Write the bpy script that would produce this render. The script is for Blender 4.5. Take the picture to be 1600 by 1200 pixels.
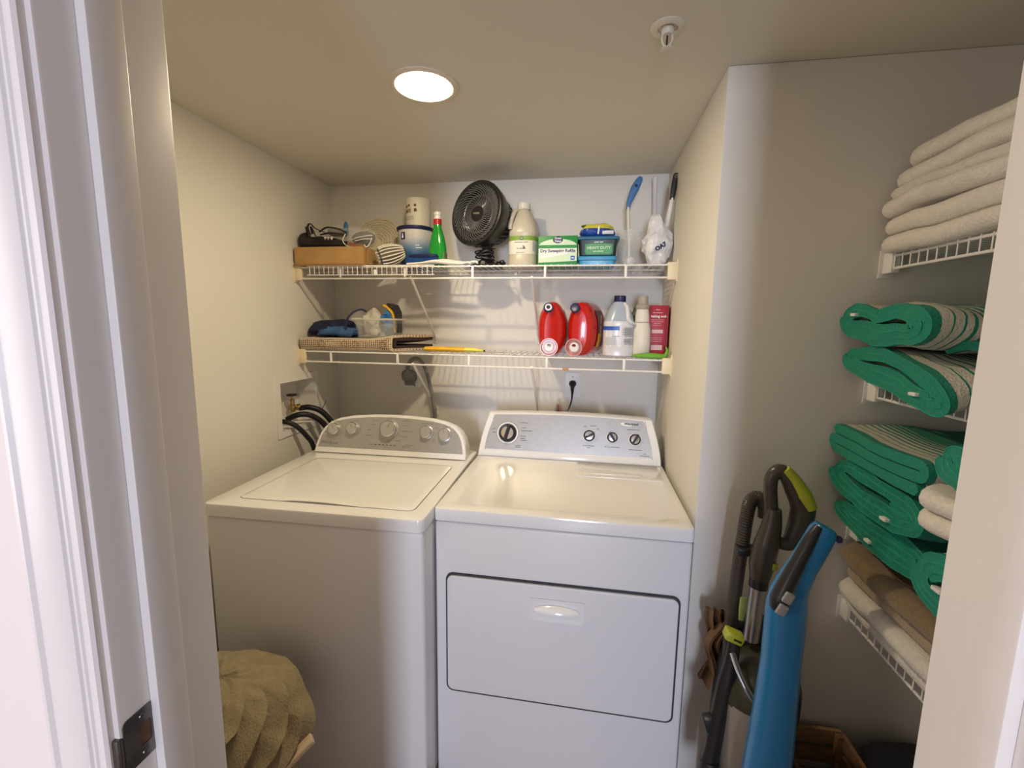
import bpy, bmesh, math, random
from mathutils import Vector, Matrix, noise

for o in list(bpy.data.objects):
    bpy.data.objects.remove(o)
scene = bpy.context.scene
col = scene.collection
PI = math.pi
random.seed(7)

# ------------------------------------------------------------------ camera
cam_d = bpy.data.cameras.new('camera')
cam_d.sensor_fit = 'HORIZONTAL'
cam_d.sensor_width = 36
cam_d.lens = 36 * 694.4 / 1600
cam_d.clip_start = 0.02
cam = bpy.data.objects.new('camera', cam_d)
col.objects.link(cam)
YAW, PIT, ROL = 0.1644, 0.1372, 0.0135
_f = Vector((-math.sin(YAW) * math.cos(PIT), math.cos(YAW) * math.cos(PIT), -math.sin(PIT)))
_r = Vector((math.cos(YAW), math.sin(YAW), 0))
_u = _r.cross(_f)
_c, _s = math.cos(ROL), math.sin(ROL)
R_, U_ = _c * _r + _s * _u, -_s * _r + _c * _u
cam.matrix_world = Matrix(((R_.x, U_.x, -_f.x, 0.4287), (R_.y, U_.y, -_f.y, -2.0714), (R_.z, U_.z, -_f.z, 1.4657), (0, 0, 0, 1)))
scene.camera = cam

# ------------------------------------------------------------------ world, daylight, exposure
world = bpy.data.worlds.new('sky')
scene.world = world
world.use_nodes = True
world.node_tree.nodes['Background'].inputs[0].default_value = (0.75, 0.86, 1.0, 1)
world.node_tree.nodes['Background'].inputs[1].default_value = 0.6


def area(name, loc, rot, sx, sy, power, color):
    d = bpy.data.lights.new(name, 'AREA')
    d.shape = 'RECTANGLE'
    d.size, d.size_y, d.energy, d.color = sx, sy, power, color
    o = bpy.data.objects.new(name, d)
    col.objects.link(o)
    o.location, o.rotation_euler = loc, rot
    return o


# daylight entering by the two hall windows
HALL_Y = -7.4
area('daylight_end_window', (0.52, HALL_Y + 0.02, 1.40), (PI / 2, 0, 0), 0.80, 1.50, 150, (0.74, 0.80, 1.0))
area('daylight_side_window', (-1.48, -2.75, 1.35), (0, -PI / 2, 0), 1.3, 1.1, 17, (1.0, 0.88, 0.84))
LAMP_STRENGTH = 28
LAMP_COLOR = (1.0, 0.82, 0.55)

scene.view_settings.view_transform = 'Standard'
scene.view_settings.look = 'None'
scene.view_settings.exposure = 0.34
scene.view_settings.gamma = 1.0
scene.view_settings.use_curve_mapping = False

# ------------------------------------------------------------------ materials
MATS = {}


def mat(name, color, rough=0.5, metal=0.0, noise_scale=None, noise_amt=0.0, bump=0.0, bump_scale=200.0,
        alpha=1.0, trans=0.0, coat=0.0, emit=None, emit_s=0.0, spec=0.5, ior=1.45, sheen=0.0, bump_dist=0.002):
    if name in MATS:
        return MATS[name]
    m = bpy.data.materials.new(name)
    m.use_nodes = True
    nt = m.node_tree
    b = nt.nodes['Principled BSDF']
    c = (color[0], color[1], color[2], 1)
    b.inputs['Base Color'].default_value = c
    b.inputs['Roughness'].default_value = rough
    b.inputs['Metallic'].default_value = metal
    b.inputs['Alpha'].default_value = alpha
    b.inputs['Transmission Weight'].default_value = trans
    b.inputs['Coat Weight'].default_value = coat
    b.inputs['Specular IOR Level'].default_value = spec
    b.inputs['IOR'].default_value = ior
    b.inputs['Sheen Weight'].default_value = sheen
    if emit:
        b.inputs['Emission Color'].default_value = (emit[0], emit[1], emit[2], 1)
        b.inputs['Emission Strength'].default_value = emit_s
    if noise_scale or bump:
        tc = nt.nodes.new('ShaderNodeTexCoord')
    if noise_scale:
        n = nt.nodes.new('ShaderNodeTexNoise')
        n.inputs['Scale'].default_value = noise_scale
        n.inputs['Detail'].default_value = 4
        nt.links.new(tc.outputs['Object'], n.inputs['Vector'])
        r = nt.nodes.new('ShaderNodeValToRGB')
        a = noise_amt
        r.color_ramp.elements[0].position = 0.3
        r.color_ramp.elements[1].position = 0.7
        r.color_ramp.elements[0].color = (max(0, c[0] * (1 - a)), max(0, c[1] * (1 - a)), max(0, c[2] * (1 - a)), 1)
        r.color_ramp.elements[1].color = (min(1, c[0] * (1 + a)), min(1, c[1] * (1 + a)), min(1, c[2] * (1 + a)), 1)
        nt.links.new(n.outputs['Fac'], r.inputs['Fac'])
        nt.links.new(r.outputs['Color'], b.inputs['Base Color'])
    if bump:
        n2 = nt.nodes.new('ShaderNodeTexNoise')
        n2.inputs['Scale'].default_value = bump_scale
        n2.inputs['Detail'].default_value = 3
        nt.links.new(tc.outputs['Object'], n2.inputs['Vector'])
        bp = nt.nodes.new('ShaderNodeBump')
        bp.inputs['Strength'].default_value = bump
        bp.inputs['Distance'].default_value = bump_dist
        nt.links.new(n2.outputs['Fac'], bp.inputs['Height'])
        nt.links.new(bp.outputs['Normal'], b.inputs['Normal'])
    MATS[name] = m
    return m


def ramp_mat(name, stops, axis=0, scale=1.0, offset=0.0, rough=0.5, bump=0.0, bump_scale=300, warp=0.0, sheen=0.0, interp='CONSTANT', bump_dist=0.002):
    """colour bands along one object axis: value = coord*scale + offset"""
    if name in MATS:
        return MATS[name]
    m = bpy.data.materials.new(name)
    m.use_nodes = True
    nt = m.node_tree
    b = nt.nodes['Principled BSDF']
    b.inputs['Roughness'].default_value = rough
    b.inputs['Sheen Weight'].default_value = sheen
    tc = nt.nodes.new('ShaderNodeTexCoord')
    sp = nt.nodes.new('ShaderNodeSeparateXYZ')
    nt.links.new(tc.outputs['Object'], sp.inputs[0])
    ma = nt.nodes.new('ShaderNodeMath')
    ma.operation = 'MULTIPLY_ADD'
    ma.inputs[1].default_value = scale
    ma.inputs[2].default_value = offset
    nt.links.new(sp.outputs[axis], ma.inputs[0])
    out = ma.outputs[0]
    if warp:
        n = nt.nodes.new('ShaderNodeTexNoise')
        n.inputs['Scale'].default_value = 14
        nt.links.new(tc.outputs['Object'], n.inputs['Vector'])
        m2 = nt.nodes.new('ShaderNodeMath')
        m2.operation = 'MULTIPLY_ADD'
        m2.inputs[1].default_value = warp
        nt.links.new(n.outputs['Fac'], m2.inputs[0])
        nt.links.new(out, m2.inputs[2])
        out = m2.outputs[0]
    r = nt.nodes.new('ShaderNodeValToRGB')
    r.color_ramp.interpolation = interp
    els = r.color_ramp.elements
    while len(els) < len(stops):
        els.new(0.5)
    for e, (p, cc) in zip(els, stops):
        e.position = p
        e.color = (cc[0], cc[1], cc[2], 1)
    nt.links.new(out, r.inputs['Fac'])
    nt.links.new(r.outputs['Color'], b.inputs['Base Color'])
    if bump:
        n2 = nt.nodes.new('ShaderNodeTexNoise')
        n2.inputs['Scale'].default_value = bump_scale
        nt.links.new(tc.outputs['Object'], n2.inputs['Vector'])
        bp = nt.nodes.new('ShaderNodeBump')
        bp.inputs['Strength'].default_value = bump
        bp.inputs['Distance'].default_value = bump_dist
        nt.links.new(n2.outputs['Fac'], bp.inputs['Height'])
        nt.links.new(bp.outputs['Normal'], b.inputs['Normal'])
    MATS[name] = m
    return m


M_wall = mat('wall_paint', (0.76, 0.735, 0.67), 0.7, noise_scale=3, noise_amt=0.012, bump=0.12, bump_scale=160)
M_ceil = mat('ceiling_paint', (0.70, 0.665, 0.58), 0.75, bump=0.1, bump_scale=140)
M_trim = mat('trim_paint', (0.77, 0.74, 0.71), 0.38, noise_scale=9, noise_amt=0.015, bump=0.08, bump_scale=60)
M_hall = mat('hall_low_bounce_paint', (0.36, 0.30, 0.26), 0.7, bump=0.1, bump_scale=140)  # unseen hall surfaces, darkened to cut bounce light into the closet
M_hallwhite = mat('doorway_wall_paint', (0.78, 0.72, 0.68), 0.7, bump=0.1, bump_scale=140)
M_floor = mat('floor_tile', (0.34, 0.25, 0.19), 0.45, noise_scale=5, noise_amt=0.12)
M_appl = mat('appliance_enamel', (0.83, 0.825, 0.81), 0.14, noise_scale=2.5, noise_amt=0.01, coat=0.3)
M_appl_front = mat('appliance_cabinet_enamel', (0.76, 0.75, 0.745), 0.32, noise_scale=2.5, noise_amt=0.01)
M_console = mat('brushed_silver_panel', (0.44, 0.435, 0.425), 0.36, metal=0.55, noise_scale=60, noise_amt=0.04)
M_knob = mat('satin_silver_knob', (0.52, 0.51, 0.49), 0.32, metal=0.6)
M_chrome = mat('chrome', (0.8, 0.8, 0.8), 0.12, metal=1.0)
M_dark = mat('dark_plastic', (0.02, 0.02, 0.022), 0.35)
M_black = mat('black_rubber', (0.012, 0.012, 0.013), 0.45)
M_gap = mat('seam_and_gap_shade', (0.05, 0.05, 0.055), 0.8)  # near-black for joints; also paints the shade in gaps and lid notch
M_ink = mat('grey_print', (0.20, 0.20, 0.20), 0.5)
M_ink_dark = mat('dark_print', (0.05, 0.05, 0.06), 0.5)
M_wire = mat('white_vinyl_wire', (0.82, 0.80, 0.76), 0.35)
M_cap = mat('cream_shelf_bracket', (0.80, 0.70, 0.48), 0.45)
M_plate = mat('white_outlet_plate', (0.78, 0.77, 0.76), 0.35)
M_greycord = mat('grey_cord', (0.22, 0.22, 0.22), 0.5)
M_brass = mat('brass', (0.55, 0.40, 0.16), 0.35, metal=1.0)
M_steel = mat('worn_steel', (0.16, 0.15, 0.14), 0.35, metal=0.9, noise_scale=30, noise_amt=0.3)
M_card = mat('cardboard', (0.46, 0.27, 0.10), 0.8, noise_scale=14, noise_amt=0.10)
M_card_d = mat('cardboard_edge', (0.30, 0.17, 0.07), 0.85)
M_white = mat('white_plastic', (0.80, 0.78, 0.74), 0.35)
M_offwhite = mat('offwhite_plastic', (0.72, 0.68, 0.58), 0.4)
M_straw = mat('woven_straw', (0.78, 0.70, 0.52), 0.8, bump=0.6, bump_scale=220, bump_dist=0.003)
M_blackcloth = mat('black_nylon', (0.022, 0.020, 0.018), 0.65, noise_scale=20, noise_amt=0.35)
M_browncloth = mat('dark_brown_cloth', (0.045, 0.030, 0.028), 0.8)
M_clear = mat('clear_plastic', (0.9, 0.9, 0.88), 0.08, alpha=0.22, spec=0.6)
M_clear2 = mat('cloudy_clear_plastic', (0.78, 0.80, 0.78), 0.2, alpha=0.20)
M_milky = mat('milky_plastic', (0.58, 0.53, 0.41), 0.3, alpha=0.93)
M_bagplastic = mat('white_bag_plastic', (0.82, 0.82, 0.82), 0.28, alpha=0.9, bump=0.4, bump_scale=40, bump_dist=0.006)
M_blue = mat('sky_blue_plastic', (0.045, 0.30, 0.56), 0.28)
M_navy = mat('navy_plastic', (0.012, 0.018, 0.09), 0.35)
M_bluemid = mat('mid_blue_plastic', (0.02, 0.10, 0.42), 0.35)
M_greenbottle = mat('green_gel_bottle', (0.015, 0.30, 0.035), 0.12, coat=0.4)
M_red = mat('red_detergent_plastic', (0.52, 0.012, 0.007), 0.22, coat=0.3)
M_redbox = mat('red_carton', (0.36, 0.012, 0.03), 0.45)
M_pink = mat('pink_clear_cap', (0.85, 0.45, 0.42), 0.2, alpha=0.75)
M_lime = mat('lime_green_plastic', (0.42, 0.47, 0.03), 0.35)
M_green = mat('bright_green_leafy_cloth', (0.16, 0.42, 0.04), 0.6)
M_greenbox = mat('green_print', (0.02, 0.25, 0.05), 0.45)
M_palegreen = mat('pale_green_print', (0.62, 0.78, 0.55), 0.45)
M_label = mat('cream_paper_label', (0.78, 0.74, 0.62), 0.55, noise_scale=50, noise_amt=0.02)
M_labelgreen = mat('green_label_band', (0.22, 0.36, 0.05), 0.5)
M_yellow = mat('yellow_cloth', (0.80, 0.45, 0.03), 0.6, noise_scale=18, noise_amt=0.1)
M_paleyellow = mat('pale_yellow_plastic', (0.80, 0.70, 0.10), 0.4)
M_vac = mat('vacuum_brown_grey_plastic', (0.060, 0.050, 0.040), 0.3)
M_vacd = mat('vacuum_dark_plastic', (0.018, 0.016, 0.015), 0.35)
M_vacclear = mat('vacuum_bin_clear', (0.45, 0.41, 0.37), 0.15, alpha=0.6)
M_silver = mat('silver_tube', (0.45, 0.44, 0.43), 0.28, metal=0.9)
M_stick = mat('blue_stick_shell', (0.016, 0.19, 0.44), 0.3, coat=0.25)
M_greybtn = mat('grey_button', (0.33, 0.33, 0.34), 0.4)
M_tw_white = mat('white_terry', (0.76, 0.72, 0.64), 0.95, noise_scale=60, noise_amt=0.04, bump=1.0, bump_scale=230, bump_dist=0.0035, sheen=0.3)
M_tw_tan = mat('tan_terry', (0.23, 0.16, 0.075), 0.95, noise_scale=60, noise_amt=0.12, bump=1.0, bump_scale=230, bump_dist=0.0035, sheen=0.3)
M_tw_beige = mat('beige_terry', (0.38, 0.295, 0.19), 0.95, noise_scale=60, noise_amt=0.08, bump=1.0, bump_scale=230, bump_dist=0.0035, sheen=0.3)
M_tw_khaki = mat('khaki_terry', (0.34, 0.275, 0.155), 0.95, noise_scale=60, noise_amt=0.10, bump=1.0, bump_scale=210, bump_dist=0.004, sheen=0.3)
M_tw_green = mat('green_terry', (0.004, 0.22, 0.14), 0.95, noise_scale=60, noise_amt=0.2, bump=1.0, bump_scale=230, bump_dist=0.0035, sheen=0.05)
M_tw_hem = mat('green_hem_highlight', (0.018, 0.29, 0.195), 0.9, noise_scale=80, noise_amt=0.1)  # lighter green that paints highlights along the ruffled hems
M_rag = mat('brown_rag', (0.16, 0.095, 0.05), 0.9, noise_scale=25, noise_amt=0.15)
M_navycloth = mat('navy_cloth', (0.014, 0.018, 0.05), 0.9, noise_scale=25, noise_amt=0.2)
M_bluecloth = mat('blue_cloth', (0.04, 0.11, 0.26), 0.9, noise_scale=25, noise_amt=0.15)
M_darkcloth = mat('black_cloth', (0.010, 0.011, 0.018), 0.9, noise_scale=25, noise_amt=0.2)
M_wood = mat('pale_wood', (0.62, 0.48, 0.32), 0.6, noise_scale=12, noise_amt=0.12)
M_wicker = mat('brown_wicker', (0.20, 0.11, 0.05), 0.75, noise_scale=60, noise_amt=0.2, bump=0.5, bump_scale=90)
M_lamp = mat('lamp_diffuser', (0.9, 0.85, 0.7), 0.5, emit=LAMP_COLOR, emit_s=LAMP_STRENGTH)
M_lamptrim = mat('lamp_trim_paint', (0.70, 0.62, 0.50), 0.4)

G_ = (0.004, 0.22, 0.14)
W_ = (0.60, 0.58, 0.49)
_st = [(0.0, (0.010, 0.24, 0.16))]
_x = 0.016
for wdt, gap in ((0.020, 0.003), (0.015, 0.004), (0.012, 0.006), (0.009, 0.007), (0.007, 0.008), (0.005, 0.009), (0.003, 0.010), (0.002, 0.2)):
    _st.append((_x, W_))
    _st.append((_x + wdt, G_))
    _x += wdt + gap
M_tw_stripe = ramp_mat('green_white_striped_terry', [(p * 4, c) for p, c in _st], axis=0, scale=4, rough=0.95, bump=1.0, bump_scale=230, bump_dist=0.0035, sheen=0.05)

# ------------------------------------------------------------------ mesh helpers


def NB():
    return bmesh.new()


def link(name, me, m, parent=None, loc=None, rot=None):
    o = bpy.data.objects.new(name, me)
    col.objects.link(o)
    if m is not None:
        if isinstance(m, (list, tuple)):
            for k in m:
                me.materials.append(k)
        else:
            me.materials.append(m)
    if parent:
        o.parent = parent
    if loc:
        o.location = loc
    if rot:
        o.rotation_euler = rot
    return o


def obj(name, bm, m, parent=None, loc=None, rot=None, sharp=38, flat=False):
    bmesh.ops.recalc_face_normals(bm, faces=bm.faces)
    lim = math.radians(sharp)
    for f in bm.faces:
        f.smooth = not flat
    for e in bm.edges:
        if len(e.link_faces) == 2 and e.calc_face_angle(0) > lim:
            e.smooth = False
    me = bpy.data.meshes.new(name)
    bm.to_mesh(me)
    bm.free()
    return link(name, me, m, parent, loc, rot)


def tag(o, label, cat, group=None, kind=None):
    o['label'] = label
    o['category'] = cat
    if group:
        o['group'] = group
    if kind:
        o['kind'] = kind
    return o


def thing(name, label, cat, loc=(0, 0, 0), rz=0.0, group=None):
    o = bpy.data.objects.new(name, None)
    o.empty_display_size = 0.05
    col.objects.link(o)
    o.location = loc
    o.rotation_euler = (0, 0, rz)
    return tag(o, label, cat, group)


def xf(bm, verts, M):
    bmesh.ops.transform(bm, matrix=M, verts=verts)


def box(bm, x0, x1, y0, y1, z0, z1, bev=0.0, seg=2, M=None):
    g = bmesh.ops.create_cube(bm, size=1)
    vs = g['verts']
    for v in vs:
        v.co = Vector(((x0 + x1) / 2 + v.co.x * (x1 - x0), (y0 + y1) / 2 + v.co.y * (y1 - y0), (z0 + z1) / 2 + v.co.z * (z1 - z0)))
    if M is not None:
        xf(bm, vs, M)
    if bev > 0:
        es = list({e for v in vs for e in v.link_edges})
        bmesh.ops.bevel(bm, geom=es, offset=bev, segments=seg, affect='EDGES', profile=0.5)


def loft(bm, rings, cap0=True, cap1=True, M=None, closed=True):
    rows = []
    for r in rings:
        rows.append([bm.verts.new((M @ Vector(p)) if M is not None else Vector(p)) for p in r])
    n = len(rows[0])
    for a, b in zip(rows[:-1], rows[1:]):
        for i in range(n if closed else n - 1):
            j = (i + 1) % n
            bm.faces.new((a[i], a[j], b[j], b[i]))
    if cap0 and n > 2:
        bm.faces.new(rows[0][::-1])
    if cap1 and n > 2:
        bm.faces.new(rows[-1])
    return rows


def sell(cx, cy, a, b, z, n=28, p=2.0):
    out = []
    for i in range(n):
        t = 2 * PI * i / n
        c, s = math.cos(t), math.sin(t)
        out.append((cx + a * math.copysign(abs(c) ** (2 / p), c), cy + b * math.copysign(abs(s) ** (2 / p), s), z))
    return out


def lathe(bm, prof, n=28, M=None, c=(0, 0), cap0=True, cap1=True):
    loft(bm, [sell(c[0], c[1], r, r, z, n) for r, z in prof], cap0, cap1, M)


def smooth_path(pts, k=6):
    P = [Vector(p) for p in pts]
    if len(P) < 3 or k < 2:
        return P
    out = []
    for i in range(len(P) - 1):
        p0 = P[max(i - 1, 0)]
        p1, p2 = P[i], P[i + 1]
        p3 = P[min(i + 2, len(P) - 1)]
        for s in range(k):
            t = s / k
            out.append(0.5 * ((2 * p1) + (p2 - p0) * t + (2 * p0 - 5 * p1 + 4 * p2 - p3) * t * t + (3 * p1 - p0 - 3 * p2 + p3) * t ** 3))
    out.append(P[-1])
    return out


def tube(bm, pts, r, n=8, k=1, sy=1.0, rib=0.0, up0=None, loop=False):
    P = smooth_path(pts, k)
    N = len(P)
    if callable(r):
        rf = r
    elif isinstance(r, (list, tuple)):
        L = len(r) - 1

        def rf(t):
            u = t * L
            i = min(int(u), L - 1)
            return r[i] + (r[i + 1] - r[i]) * (u - i)
    else:
        def rf(t):
            return r
    tang = []
    for i in range(N):
        a, b = P[max(i - 1, 0)], P[min(i + 1, N - 1)]
        d = (b - a)
        tang.append(d.normalized() if d.length > 1e-9 else Vector((0, 0, 1)))
    up = Vector(up0) if up0 else (Vector((0, 0, 1)) if abs(tang[0].z) < 0.9 else Vector((0, 1, 0)))
    rings = []
    for i in range(N):
        t = tang[i]
        x = up.cross(t)
        if x.length < 1e-6:
            x = Vector((1, 0, 0)).cross(t)
        x.normalize()
        y = t.cross(x)
        up = y
        rr = rf(i / (N - 1)) * (1 + (rib if i % 2 else 0))
        rings.append([P[i] + x * (rr * math.cos(2 * PI * j / n)) + y * (rr * sy * math.sin(2 * PI * j / n)) for j in range(n)])
    loft(bm, rings)


def prism(bm, poly, d0, d1, plane='xz', bev=0.0, seg=2, M=None):
    def mk(p, d):
        if plane == 'xz':
            return (p[0], d, p[1])
        if plane == 'yz':
            return (d, p[0], p[1])
        return (p[0], p[1], d)
    a = [bm.verts.new(mk(p, d0)) for p in poly]
    b = [bm.verts.new(mk(p, d1)) for p in poly]
    n = len(poly)
    fs = [bm.faces.new(a[::-1]), bm.faces.new(b)]
    for i in range(n):
        j = (i + 1) % n
        bm.faces.new((a[i], a[j], b[j], b[i]))
    if bev > 0:
        es = list({e for f in fs for e in f.edges})
        bmesh.ops.recalc_face_normals(bm, faces=bm.faces)
        bmesh.ops.bevel(bm, geom=es, offset=bev, segments=seg, affect='EDGES', profile=0.5)
    if M is not None:
        xf(bm, bm.verts, M)


def rrect(x0, x1, y0, y1, r, k=5):
    out = []
    for cx, cy, a0 in ((x1 - r, y1 - r, 0), (x0 + r, y1 - r, PI / 2), (x0 + r, y0 + r, PI), (x1 - r, y0 + r, 1.5 * PI)):
        for i in range(k + 1):
            a = a0 + PI / 2 * i / k
            out.append((cx + r * math.cos(a), cy + r * math.sin(a)))
    return out


def blob(bm, c, rad, amp=0.1, freq=6.0, seed=0, sub=4, flat=None, ridge=0.0, stretch=(1, 1, 1), rot=0.0):
    g = bmesh.ops.create_icosphere(bm, subdivisions=sub, radius=1)
    off = Vector((seed * 7.3, seed * 3.1, seed * 1.7))
    cr, sr = math.cos(rot), math.sin(rot)
    for v in g['verts']:
        p = v.co.copy()
        q = Vector((p.x * rad[0] * stretch[0], p.y * rad[1] * stretch[1], p.z * rad[2] * stretch[2]))
        d = amp * noise.fractal(q * freq + off, 1.0, 2.0, 3)
        if ridge:
            d += ridge * (0.5 - abs(noise.noise(q * freq * 0.7 + off * 2)) * 2)
        s = 1 + d
        w = Vector((p.x * rad[0] * s, p.y * rad[1] * s, p.z * rad[2] * s))
        w = Vector((w.x * cr - w.y * sr, w.x * sr + w.y * cr, w.z))
        v.co = w + Vector(c)
        if flat is not None and v.co.z < flat:
            v.co.z = flat + (v.co.z - flat) * 0.02


def ribbon(path, t):
    """2D centre line -> two offset lines"""
    L, R = [], []
    n = len(path)
    for i in range(n):
        a, b = path[max(i - 1, 0)], path[min(i + 1, n - 1)]
        dx, dy = b[0] - a[0], b[1] - a[1]
        l = math.hypot(dx, dy) or 1
        nx, ny = -dy / l, dx / l
        L.append((path[i][0] + nx * t / 2, path[i][1] + ny * t / 2))
        R.append((path[i][0] - nx * t / 2, path[i][1] - ny * t / 2))
    return L, R


def folded(bm, path, t, e0, e1, mp, m=10, wob=0.004, freq=9.0, seed=0, taper=None):
    """ribbon section extruded from e0 to e1; mp(u,v,e) gives the 3D point"""
    L, R = ribbon(path, t)
    # round the two free ends of the ribbon
    def cap(p, q, d):
        cx, cy = (p[0] + q[0]) / 2, (p[1] + q[1]) / 2
        return (cx + d[0] * t * 0.35, cy + d[1] * t * 0.35)
    d0 = (path[0][0] - path[1][0], path[0][1] - path[1][1])
    d1 = (path[-1][0] - path[-2][0], path[-1][1] - path[-2][1])
    n0, n1 = math.hypot(*d0) or 1, math.hypot(*d1) or 1
    ring = [cap(L[0], R[0], (d0[0] / n0, d0[1] / n0))] + L + [cap(L[-1], R[-1], (d1[0] / n1, d1[1] / n1))] + R[::-1]
    n = len(path)
    off = Vector((seed * 5.1, seed * 2.3, seed * 9.7))
    rows = []
    for i in range(m + 1):
        e = e0 + (e1 - e0) * i / m
        row = []
        for (u, v) in ring:
            if taper:
                u, v = taper(u, v, i / m)
            w = Vector(mp(u, v, e))
            nv = noise.noise_vector(w * freq + off)
            row.append(bm.verts.new(w + nv * wob))
        rows.append(row)
    k = len(ring)
    for a, b in zip(rows[:-1], rows[1:]):
        for i in range(k):
            j = (i + 1) % k
            bm.faces.new((a[i], a[j], b[j], b[i]))
    for row in (rows[0], rows[-1]):
        Lr = row[1:n + 1]
        Rr = row[n + 2:][::-1]
        for i in range(n - 1):
            bm.faces.new((Lr[i], Lr[i + 1], Rr[i + 1], Rr[i]))
        bm.faces.new((row[0], Lr[0], Rr[0]))
        bm.faces.new((row[n + 1], Rr[-1], Lr[-1]))


def serpentine(w, n, p, k=5, start=1):
    """n layers of width w at pitch p, joined by half circles; u from 0..w, v upwards"""
    pts = []
    for i in range(n):
        a, b = (0, w) if (i + (start == 1)) % 2 else (w, 0)
        s = 1 if b > a else -1
        for j in range(7):
            pts.append((a + (b - a) * j / 6, i * p))
        if i < n - 1:
            for j in range(1, k):
                t = -PI / 2 + PI * j / k
                pts.append((b + s * (p / 2) * math.cos(t) * 1.2, i * p + p / 2 + p / 2 * math.sin(t)))
    return pts


def flat_spiral(a, b, t, turns, p=2.6, n=30):
    pts = []
    N = int(turns * n)
    for i in range(N + 1):
        th = 2 * PI * i / n
        k = t * 1.08 * i / n
        aa, bb = max(a - k * 1.1, t * 0.6), max(b - k, t * 0.35)
        c, s = math.cos(th + PI), math.sin(th + PI)
        pts.append((aa * math.copysign(abs(c) ** (2 / p), c), bb * math.copysign(abs(s) ** (2 / p), s)))
    return pts[::-1]


READABLE = {'Whirlpool', 'Dry Sweeping Refills', 'Great\nValue', 'HEAVY DUTY', 'baking soda', 'o', 'b', 'OA7'}


def dashes(s, size, m, parent, M, wrap):
    b = NB()
    x = -len(s) * size * 0.26
    for wd in s.split():
        L = len(wd) * size * 0.50
        n = max(2, int(L / (size * 0.8)))
        if not wrap:
            box(b, x, x + L, -size * 0.2, size * 0.2, 0, 0.0004)
        else:
            rows = []
            for z in (-size * 0.2, size * 0.2):
                rows.append([(math.sin((x + L * k / n) / wrap) * (wrap + 0.0004), z, math.cos((x + L * k / n) / wrap) * (wrap + 0.0004) - wrap) for k in range(n + 1)])
            loft(b, rows, False, False, closed=False)
        x += L + size * 0.35
    if M is not None:
        xf(b, b.verts, M)
    o = obj('fine_print', b, m, parent)
    o['kind'] = 'stuff'
    return o


def text(s, size, m, parent, M=None, name='lettering', wrap=None, bold=0.0, align='CENTER', sx=1.0, shear=0.0, thick=0.0004):
    """text mesh in local XY turned by matrix M; print too small to read in the photo becomes rows of word-long dashes"""
    if s not in READABLE:
        return dashes(s, size, m, parent, M, wrap)
    c = bpy.data.curves.new('t', 'FONT')
    c.body = s
    c.size = size
    c.align_x = align
    c.align_y = 'CENTER'
    c.resolution_u = 2
    c.offset = bold
    c.shear = shear
    c.extrude = thick
    o = bpy.data.objects.new('t', c)
    me = bpy.data.meshes.new_from_object(o)
    bpy.data.objects.remove(o)
    bpy.data.curves.remove(c)
    for v in me.vertices:
        v.co.x *= sx
        if wrap:
            a = v.co.x / wrap
            z = v.co.z
            v.co.x = math.sin(a) * (wrap + z)
            v.co.z = math.cos(a) * (wrap + z) - wrap
    if M is not None:
        me.transform(M)
    me.name = name
    return link(name, me, m, parent)


def FR(x, y, z):
    """matrix: text plane facing -Y (the viewer), origin x,y,z"""
    return Matrix.Translation((x, y, z)) @ Matrix.Rotation(PI / 2, 4, 'X')


def sub_panel(origin, lean):
    """matrix with X right, Y up the leaning panel, Z its outward normal (towards -Y)"""
    up = Vector((0, math.sin(lean), math.cos(lean)))
    nrm = Vector((0, -math.cos(lean), math.sin(lean)))
    return Matrix(((1, up.x, nrm.x, origin[0]), (0, up.y, nrm.y, origin[1]), (0, up.z, nrm.z, origin[2]), (0, 0, 0, 1)))

# ================================================================== STRUCTURE
XL, XP, YP, ZC, XR = -0.813, 0.750, -0.807, 2.101, 1.47
JX0, JX1 = -0.0385, 0.7755          # jamb faces
YI, YO = -1.608, -1.732             # inner and outer plane of the door wall
DH = 2.06                           # door head height
HX0, HX1, HZ = -1.5, 1.75, 2.5      # hall


def struct(name, bm, m, label, cat, **k):
    return tag(obj(name, bm, m, **k), label, cat, kind='structure')


b = NB(); box(b, HX0 - 0.1, HX1 + 0.1, HALL_Y - 0.1, 0.1, -0.1, 0)
struct('floor', b, M_floor, 'tan floor under washer, dryer and hall', 'floor')
b = NB(); box(b, XL - 0.1, XR + 0.1, YO + 0.02, 0.1, ZC, ZC + 0.1)
struct('ceiling', b, M_ceil, 'cream closet ceiling with round light and sprinkler', 'ceiling')
# left wall with the opening for the water box
BY0, BY1, BZ0, BZ1 = -0.445, -0.205, 1.000, 1.205
b = NB()
box(b, XL - 0.1, XL, YO + 0.02, BY0, 0, ZC)
box(b, XL - 0.1, XL, BY1, 0.1, 0, ZC)
box(b, XL - 0.1, XL, BY0, BY1, 0, BZ0)
box(b, XL - 0.1, XL, BY0, BY1, BZ1, ZC)
struct('wall_left', b, M_wall, 'cream left wall beside the washer', 'wall')
b = NB(); box(b, XL, XP, 0, 0.1, 0, ZC)
struct('wall_back', b, M_wall, 'back wall behind the wire shelves and appliances', 'wall')
b = NB(); box(b, XP, XR + 0.1, YP, 0.1, 0, ZC, 0.004, 2)
struct('wall_alcove', b, M_wall, 'projecting wall corner to the right of the dryer', 'wall')
b = NB(); box(b, XR, XR + 0.1, YO + 0.02, YP, 0, ZC)
struct('wall_right', b, M_wall, 'right closet wall behind the towel shelves', 'wall')
b = NB()
box(b, HX0, JX0 - 0.018, YO, YI, 0, HZ)
box(b, JX1 + 0.018, HX1, YO, YI, 0, HZ)
box(b, JX0 - 0.018, JX1 + 0.018, YO, YI, DH + 0.018, HZ)
struct('wall_front', b, M_hallwhite, 'white wall around the closet doorway', 'wall')
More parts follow.
